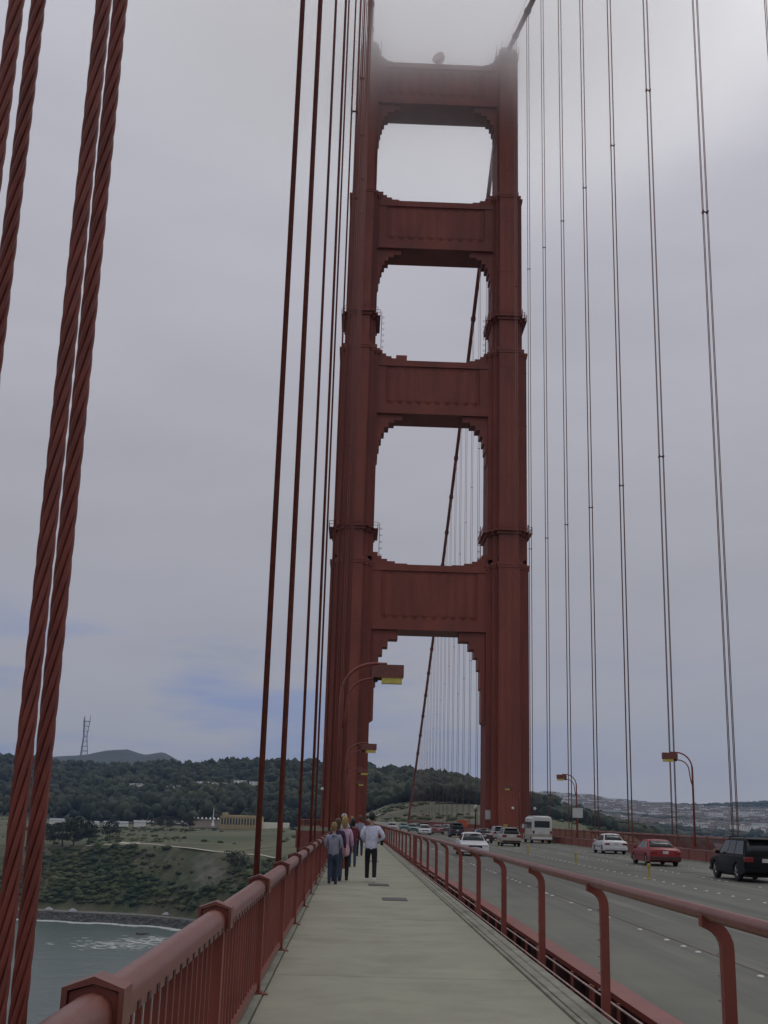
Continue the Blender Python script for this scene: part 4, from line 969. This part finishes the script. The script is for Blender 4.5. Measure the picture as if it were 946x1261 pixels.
# far woods on the distant hills and between the city blocks
its = []
for i in range(4200):
    t_ = rng.uniform(.13, .42); y = rng.uniform(2300, 5300); x = t_*y
    if math.sin(x*.0041+.7)+math.sin(y*.0023+x*.0013)+rng.normal(0, .45) < (.75 if y > 3300 else .1): continue
    s_ = rng.uniform(6, 13); its.append((x, y, ground_z(x, y)+s_*.2, s_*1.6, s_*.7))
for i in range(500):
    t_ = rng.uniform(.12, .42); d, z = knots(t_); y = d[12-1]-rng.uniform(0, 90); x = t_*y; s_ = rng.uniform(7, 14); its.append((x, y, ground_z(x, y)+s_*.3, s_*2.0, s_))
for i in range(700):
    t_ = rng.uniform(.125, .30); d, z = knots(t_); y = d[7]+(d[9]-d[7])*rng.random()*1.5; x = t_*y; s_ = rng.uniform(4, 8); its.append((x, y, ground_z(x, y)+s_*.4, s_*1.3, s_))
tag(link('distant_trees', blobs('distant_trees', its, WOOD)), kind='stuff')

# single trees one can tell apart
BARK = mat('bark', (.05, .04, .03), .95, .2, 2)
def tree(label, x, y, h, w, m=WOOD, group=None, lean=0.0):
    g_ = ground_z(x, y); t_ = thing('tree', label, 'tree', (x, y, g_-.3), group=group)
    b = MB().tube([(0, 0, 0), (lean*.3, 0, h*.3), (lean, 0, h*.75)], [h*.035, h*.026, h*.008], 7)
    for k in range(5):
        a = k*1.3; z = h*(.3+.09*k); b.tube([(lean*.3, 0, z), (math.cos(a)*w*.35+lean*.5, math.sin(a)*w*.35, z+h*.14)], [h*.014, h*.005], 5)
    b.obj('trunk', BARK, t_)
    V = []; Fc = []
    for c in range(26):
        r_ = rng.random()**.5*w*.42; a = rng.uniform(0, 2*PI); z = h*rng.uniform(.28, .95); sh = 1-.55*max(0, (z/h-.55)/.45)
        cx_, cy_ = r_*sh*math.cos(a)+lean*z/h, r_*sh*math.sin(a)
        for q in range(46):
            d_ = rng.normal(0, 1, 3); d_ /= np.linalg.norm(d_); p = np.array([cx_, cy_, z])+d_*np.array([w*.17, w*.17, h*.10])*rng.uniform(.6, 1)
            u_ = rng.normal(0, 1, 3); u_ /= np.linalg.norm(u_); v_ = np.cross(u_, d_); s_ = h*.035*rng.uniform(.6, 1.3); n_ = len(V)
            V += [tuple(p-u_*s_-v_*s_*.6), tuple(p+u_*s_-v_*s_*.6), tuple(p+u_*s_+v_*s_*.6), tuple(p-u_*s_+v_*s_*.6)]; Fc.append((n_, n_+1, n_+2, n_+3))
    me = bpy.data.meshes.new('crown'); me.from_pydata(V, [], Fc); me.materials.append(m); link('crown', me, t_)
tl = [(-226, 948, 17, 20, 'dark cypress right of the thick ropes on the bluff top, leftmost of the clump'), (-216, 943, 19, 18, 'dark cypress in the middle of the bluff-top clump'), (-206, 950, 16, 17, 'dark cypress at the right end of the bluff-top clump'),
      (-197, 985, 13, 15, 'low dark tree just behind the bluff-top clump'), (-236, 962, 14, 17, 'dark tree close against the thick ropes on the bluff'), (-80, 842, 11, 20, 'round dark bush on the slope left of the nearest thin suspender'),
      (-150, 1120, 12, 16, 'dark tree before the car park'), (-172, 1105, 12, 18, 'dark tree left of the car park entrance'), (-44, 1000, 11, 13, 'dark tree between the suspenders and the railing'), (-262, 1010, 15, 18, 'dark tree left of the thick ropes'), (84, 860, 9, 14, 'rounded tree on the hill right of the brown cliff'), (97, 875, 8, 12, 'small rounded tree beside the right tower leg')]
for x, y, h, w, lb in tl: tree(lb, x, y, h*1.2, w*1.25)

# paths on the bluff
def ribbon(name, pts, w, m, lift=.35):
    b = MB(); P = []
    for (x0, y0), (x1, y1) in zip(pts, pts[1:]):
        n = max(2, int(math.dist((x0, y0), (x1, y1))/5))
        P += [(x0+(x1-x0)*k/n, y0+(y1-y0)*k/n) for k in range(n)]
    P.append(pts[-1])
    for x, y in P: b.v += [(x, y-w/2, max(ground_z(x, y-w/2), ground_z(x, y))+lift), (x, y+w/2, max(ground_z(x, y+w/2), ground_z(x, y))+lift+.2)]
    for i in range(len(P)-1): b.f.append((2*i, 2*i+2, 2*i+3, 2*i+1))
    o_ = b.obj(name, m, fix=False); so_ = o_.modifiers.new('solid', 'SOLIDIFY'); so_.thickness = .3; so_.offset = -1; return tag(o_, kind='structure')
DUST = mat('path_gravel', (.42, .39, .31), .95, .12, .3)
ribbon('path', [(-206, 942), (-190, 938), (-176, 930), (-166, 934), (-148, 926), (-126, 900), (-100, 880), (-82, 872), (-62, 850), (-45, 815)], 4.2, DUST)
ribbon('path', [(-180, 945), (-172, 936), (-164, 940)], 13, DUST)
ribbon('path', [(12, 1010), (40, 1030), (75, 1020)], 7, DUST)
ribbon('path', [(-20, 880), (0, 890), (30, 900)], 6, DUST)
PLOT = mat('car_park_asphalt', (.13, .13, .125), .9, .15, .1)
ribbon('car_park', [(-245, 1300), (-190, 1265), (-130, 1215), (-70, 1180)], 34, PLOT, .6)
WALLC = mat('seawall_road', (.13, .125, .11), .9, .2, .2)
b = MB(); tt = [(-.33+i*.0045) for i in range(80)]
for t_ in tt:
    d, z = knots(t_); b.v += [(t_*(d[2]+1), d[2]+1, -66.75), (t_*(d[3]+2), d[3]+2, -66.7), (t_*(d[2]+1), d[2]+1, -68), (t_*(d[3]+2), d[3]+2, -68)]
for i in range(len(tt)-1): a = 4*i; b.f += [(a, a+4, a+5, a+1), (a, a+2, a+6, a+4), (a+1, a+5, a+7, a+3)]
tag(b.obj('shore_road', WALLC, fix=False), kind='structure')
# riprap boulders at the foot of the sea wall
its = []
for i in range(1500):
    t_ = rng.uniform(-.33, -.05); d, z = knots(t_); u = rng.random(); y = d[1]+2+(d[2]-d[1]-2)*u; s_ = rng.uniform(.6, 1.5); its.append((t_*y, y, -72.2+4.6*u, s_, s_*.8))
its.append((-128, 762, -72, 3.4, 1.6)); its.append((-124.5, 764, -72.2, 2.2, 1.2))
tag(link('riprap', blobs('riprap', its, MATS['seawall_rock'], jitter=.12)), kind='stuff')

# houses
HC = [mat('house_white', (.85, .84, .80), .8, .08, .05), mat('house_cream', (.85, .80, .66), .8, .08, .05), mat('house_grey', (.30, .32, .34), .8, .08, .05), mat('house_tan', (.36, .30, .24), .8, .08, .05), mat('house_rose', (.40, .27, .23), .8, .08, .05)]
ROOF = mat('roof_brown', (.20, .19, .18), .9, .15, .1); WIN = mat('window_dark', (.04, .05, .06), .2, .1, .1)
def house_me(mw, w, d, h, gable):
    b = MB().box(-w/2, w/2, -d/2, d/2, -4, h)
    nb = len(b.f); 
    if gable: b.prism([(-w/2-.3, h), (0, h+w*.28), (w/2+.3, h)], -d/2-.3, d/2+.3)
    else: b.box(-w/2-.2, w/2+.2, -d/2-.2, d/2+.2, h, h+.5)
    nr = len(b.f)
    for fl_ in range(max(1, int(h/3))):
        for k in range(3): x = -w/2+w*(k+.5)/3; b.box(x-w*.06, x+w*.06, -d/2-.06, -d/2+.02, 1.2+fl_*3, 2.3+fl_*3)
    me = b.mesh('house', mw, fix=False); me.materials.append(ROOF); me.materials.append(WIN)
    me.polygons.foreach_set('material_index', [0 if i < nb else (1 if i < nr else 2) for i in range(len(b.f))]); return me
HM = [house_me(HC[i % 5], w, d, h, g_) for i, (w, d, h, g_) in enumerate([(15, 12, 9, 1), (18, 12, 12, 0), (13, 12, 9, 1), (22, 14, 12, 0), (16, 12, 10, 0), (24, 14, 15, 0), (14, 12, 11, 1), (17, 12, 11, 0), (28, 14, 17, 0), (13, 12, 9, 1)])]
sites = []
for i in range(9000):
    t_ = rng.uniform(.135, .43); y = 2900+2500*rng.random()**.9; x = t_*y
    if t_ < .2 and y < 3700: continue
    if math.sin(x*.0041+.7)+math.sin(y*.0023+x*.0013)+rng.normal(0, .4) > .6: continue
    x = round(x/21)*21+rng.normal(0, 2.5); y = round(y/52)*52+rng.normal(0, 5); sites.append((y/1.0, x))
sites.sort()
lastb = MB(); jl = {}
for i, (y, x) in enumerate(sites):
    g_ = ground_z(x, y); k = int(rng.choice([0, 5, 0, 1, 6, 5, 1, 2, 3, 8, 4])); rz_ = rng.choice([0, .2, PI/2])
    if i < 262:
        o_ = link('house', HM[k], None, (x, y, g_+.5), (0, 0, rz_)); tag(o_, 'one of the small pale houses packed on the far city slopes right of the tower', 'house', 'city houses on the far slopes')
    else: jl.setdefault(k % 5, []).append((x, y, g_, k))
parts = []
V = []; Fc = []; MI = []
for k5, lst in jl.items():
    for x, y, g_, k in lst:
        me = HM[k]; n_ = len(V); ms = 0
        V += [(v.co.x+x, v.co.y+y, v.co.z+g_+.5) for v in me.vertices]
        for p in me.polygons: Fc.append(tuple(n_+q for q in p.vertices)); MI.append(k5 if p.material_index == 0 else 4+p.material_index)
me = bpy.data.meshes.new('far_houses'); me.from_pydata(V, [], Fc)
for m_ in HC+[ROOF, WIN]: me.materials.append(m_)
me.polygons.foreach_set('material_index', MI); tag(link('far_houses', me), kind='stuff')
# pale houses in the clearings of the wooded hill
for i, t_ in enumerate([-.174, -.170, -.151, -.147, -.128, -.122, -.116, -.111, -.104, -.099, -.093, -.088, -.081, -.074, -.069, -.062]):
    d, z = knots(t_); y0 = d[7]; y1 = d[9]+120; y = y0+(y1-y0)*.40+rng.normal(0, 8); x = t_*y
    o_ = link('house', HM[[5, 1, 0, 7, 5, 6][i % 6]], None, (x+rng.normal(0, 9), y, ground_z(x, y)+rng.uniform(6, 9)), (0, 0, .1*(i % 3)), (.7, .7, .62))
    tag(o_, 'pale building in the row among the trees of the wooded hill', 'house', 'buildings in the woods')

# long yellow colonnaded building and its surroundings
cb = thing('visitor_building', 'long yellow building with a row of upright windows beyond the grass, left of the suspenders', 'building', (-106, 1152, -9.6), -.08)
YW = mat('yellow_stucco', (.46, .37, .20), .85, .08, .1)
MB().box(-20, 20, 0, 12, -3, 8.5).obj('wall', YW, cb)
MB().box(-20.6, 20.6, -.6, 12.6, 8.51, 9.3).obj('cornice', YW, cb)
MB().box(-19, 19, 2, 11, 9.31, 10.4).obj('roof', YW, cb)
MB().box(-18.5, -14, 1, 7, 9.5, 12.6).obj('roof_tower', YW, cb)
pm_ = MB().box(-.5, .5, -.7, -.01, -3, 8.5).mesh('pilaster', YW); wm_ = MB().box(-.8, .8, -.12, .0, 1.5, 7.2).mesh('window', WIN)
for i in range(15): link('pilaster', pm_, cb, (-19.5+i*2.79, 0, 0))
for i in range(14): link('window', wm_, cb, (-18.1+i*2.79, -.03, 0))
MB().box(20.01, 46, 2, 10, -3, 4.5).obj('side_wing', HC[1], cb)
sh_ = thing('arcade_building', 'low dark building with a line of pale roof lanterns left of the yellow one', 'building', (-140, 1180, -9), -.05)
MB().box(-17, 15, 0, 9, -3, 4.2).obj('wall', HC[3], sh_); MB().box(-17.5, 15.5, -.8, 9.8, 4.21, 4.9).obj('roof', ROOF, sh_)
lm_ = MB().lathe([(1.0, 0), (1.2, .8), (.2, 2.0)], seg=8).mesh('roof_lantern', HC[0])
for i in range(8): link('roof_lantern', lm_, sh_, (-15+i*4, 1, 4.91))
st_ = thing('flagpole', 'pale pole monument standing between the two low buildings', 'pole', (-131.5, 1142, -9))
MB().lathe([(1.6, -1), (1.6, 1.2), (.9, 1.3), (.7, 4), (.35, 4.2), (.25, 15), (.1, 15.2)], seg=10).obj('pole', HC[0], st_); MB().box(-2, 2, -2, 2, -2, -.99).obj('plinth', HC[2], st_)
cpm = []
for k, m_ in enumerate((PW, PS, PR, PN, PBe)):
    b = MB().prism([(-2.2, .3), (-2.2, .85), (-1.4, .95), (-1.0, 1.4), (.6, 1.4), (1.1, .95), (2.1, .8), (2.2, .3)], -.85, .85, 'y'); cpm.append(b.mesh('parked_car', m_))
rows_ = [(-245, 1300), (-190, 1265), (-130, 1215), (-70, 1180)]
for i in range(70):
    f_ = rng.random()*3; k = min(2, int(f_)); f_ -= k; x = rows_[k][0]+(rows_[k+1][0]-rows_[k][0])*f_; y = rows_[k][1]+(rows_[k+1][1]-rows_[k][1])*f_+rng.choice([-13, -5, 5, 13])
    o_ = link('parked_car', cpm[int(rng.choice([0, 0, 0, 1, 1, 2, 3, 4]))], None, (x, y, ground_z(x, y)+1.35), (0, 0, PI/2+rng.choice([0, .1])))
    tag(o_, 'one of the tiny vehicles in the car park below the wooded hill', 'car', 'cars in the far car park')
for i, (x, y) in enumerate(((-208, 852), (-190, 846), (-124, 836))):
    o_ = link('parked_van', cpm[0], None, (x, y, -66.7), (0, 0, .1)); o_.scale = (1.2, 1.3, 1.6)
    tag(o_, ['white van on the shore road close to the thick ropes', 'white van on the shore road in the middle of the sea wall', 'white van at the right end of the shore road'][i], 'van')

for i, (x, y, L_) in enumerate(((-262, 1215, 14), (-240, 1228, 24), (-214, 1218, 11), (-303, 1240, 14))):
    q = thing('long_shed', ['low white shed just right of the thick ropes behind the dark trees', 'longest of the low white sheds behind the dark trees', 'short white shed at the right end of the row behind the dark trees', 'low white shed left of the thick ropes'][i], 'building', (x, y, ground_z(x, y)+.5), .1)
    MB().box(-L_/2, L_/2, -5, 5, -2, 3.6).obj('wall', HC[0], q); MB().prism([(-5.6, 3.61), (0, 5.2), (5.6, 3.61)], -L_/2-.5, L_/2+.5, 'x').obj('roof', HC[2], q)
# lattice mast on the far hill
mt = thing('lattice_mast', 'tall three-pronged lattice mast standing on the distant blue hill', 'mast', (-1368, 6000, 268))
IRON = mat('mast_iron', (.12, .10, .10), .7, .2, .05)
def rad(z): return 22 if z < 5 else (22-(22-11)*z/95 if z < 95 else 11+(19-11)*(z-95)/75)
lv = [0, 22, 45, 70, 95, 120, 145, 170]
for k in range(3):
    a = 2*PI*k/3+.35; MB().tube([(rad(z)*math.cos(a), rad(z)*math.sin(a), z) for z in lv]+[(rad(170)*math.cos(a), rad(170)*math.sin(a), 196 if k else 204)], [2.0]*8+[.9], 6).obj('leg', IRON, mt)
for z in lv[1:]:
    P = [(rad(z)*math.cos(2*PI*k/3+.35), rad(z)*math.sin(2*PI*k/3+.35), z) for k in range(3)]; MB().tube(P+[P[0]], 1.7 if z in (22, 95, 170) else 1.2, 5).obj('cross_frame', IRON, mt)
for z0, z1 in zip(lv, lv[1:]):
    b = MB()
    for k in range(3):
        a, c_ = 2*PI*k/3+.35, 2*PI*(k+1)/3+.35
        b.tube([(rad(z0)*math.cos(a), rad(z0)*math.sin(a), z0), (rad(z1)*math.cos(c_), rad(z1)*math.sin(c_), z1)], .6, 4)
    b.obj('brace', IRON, mt)['kind'] = 'stuff'
for o in bpy.data.objects:
    if o.name.split('.')[0] in ('seam_belt', 'plate_rib', 'bolt_row', 'wire_clip', 'handrail', 'top_handrail', 'ladder', 'hand_rope'): o['kind'] = 'stuff'
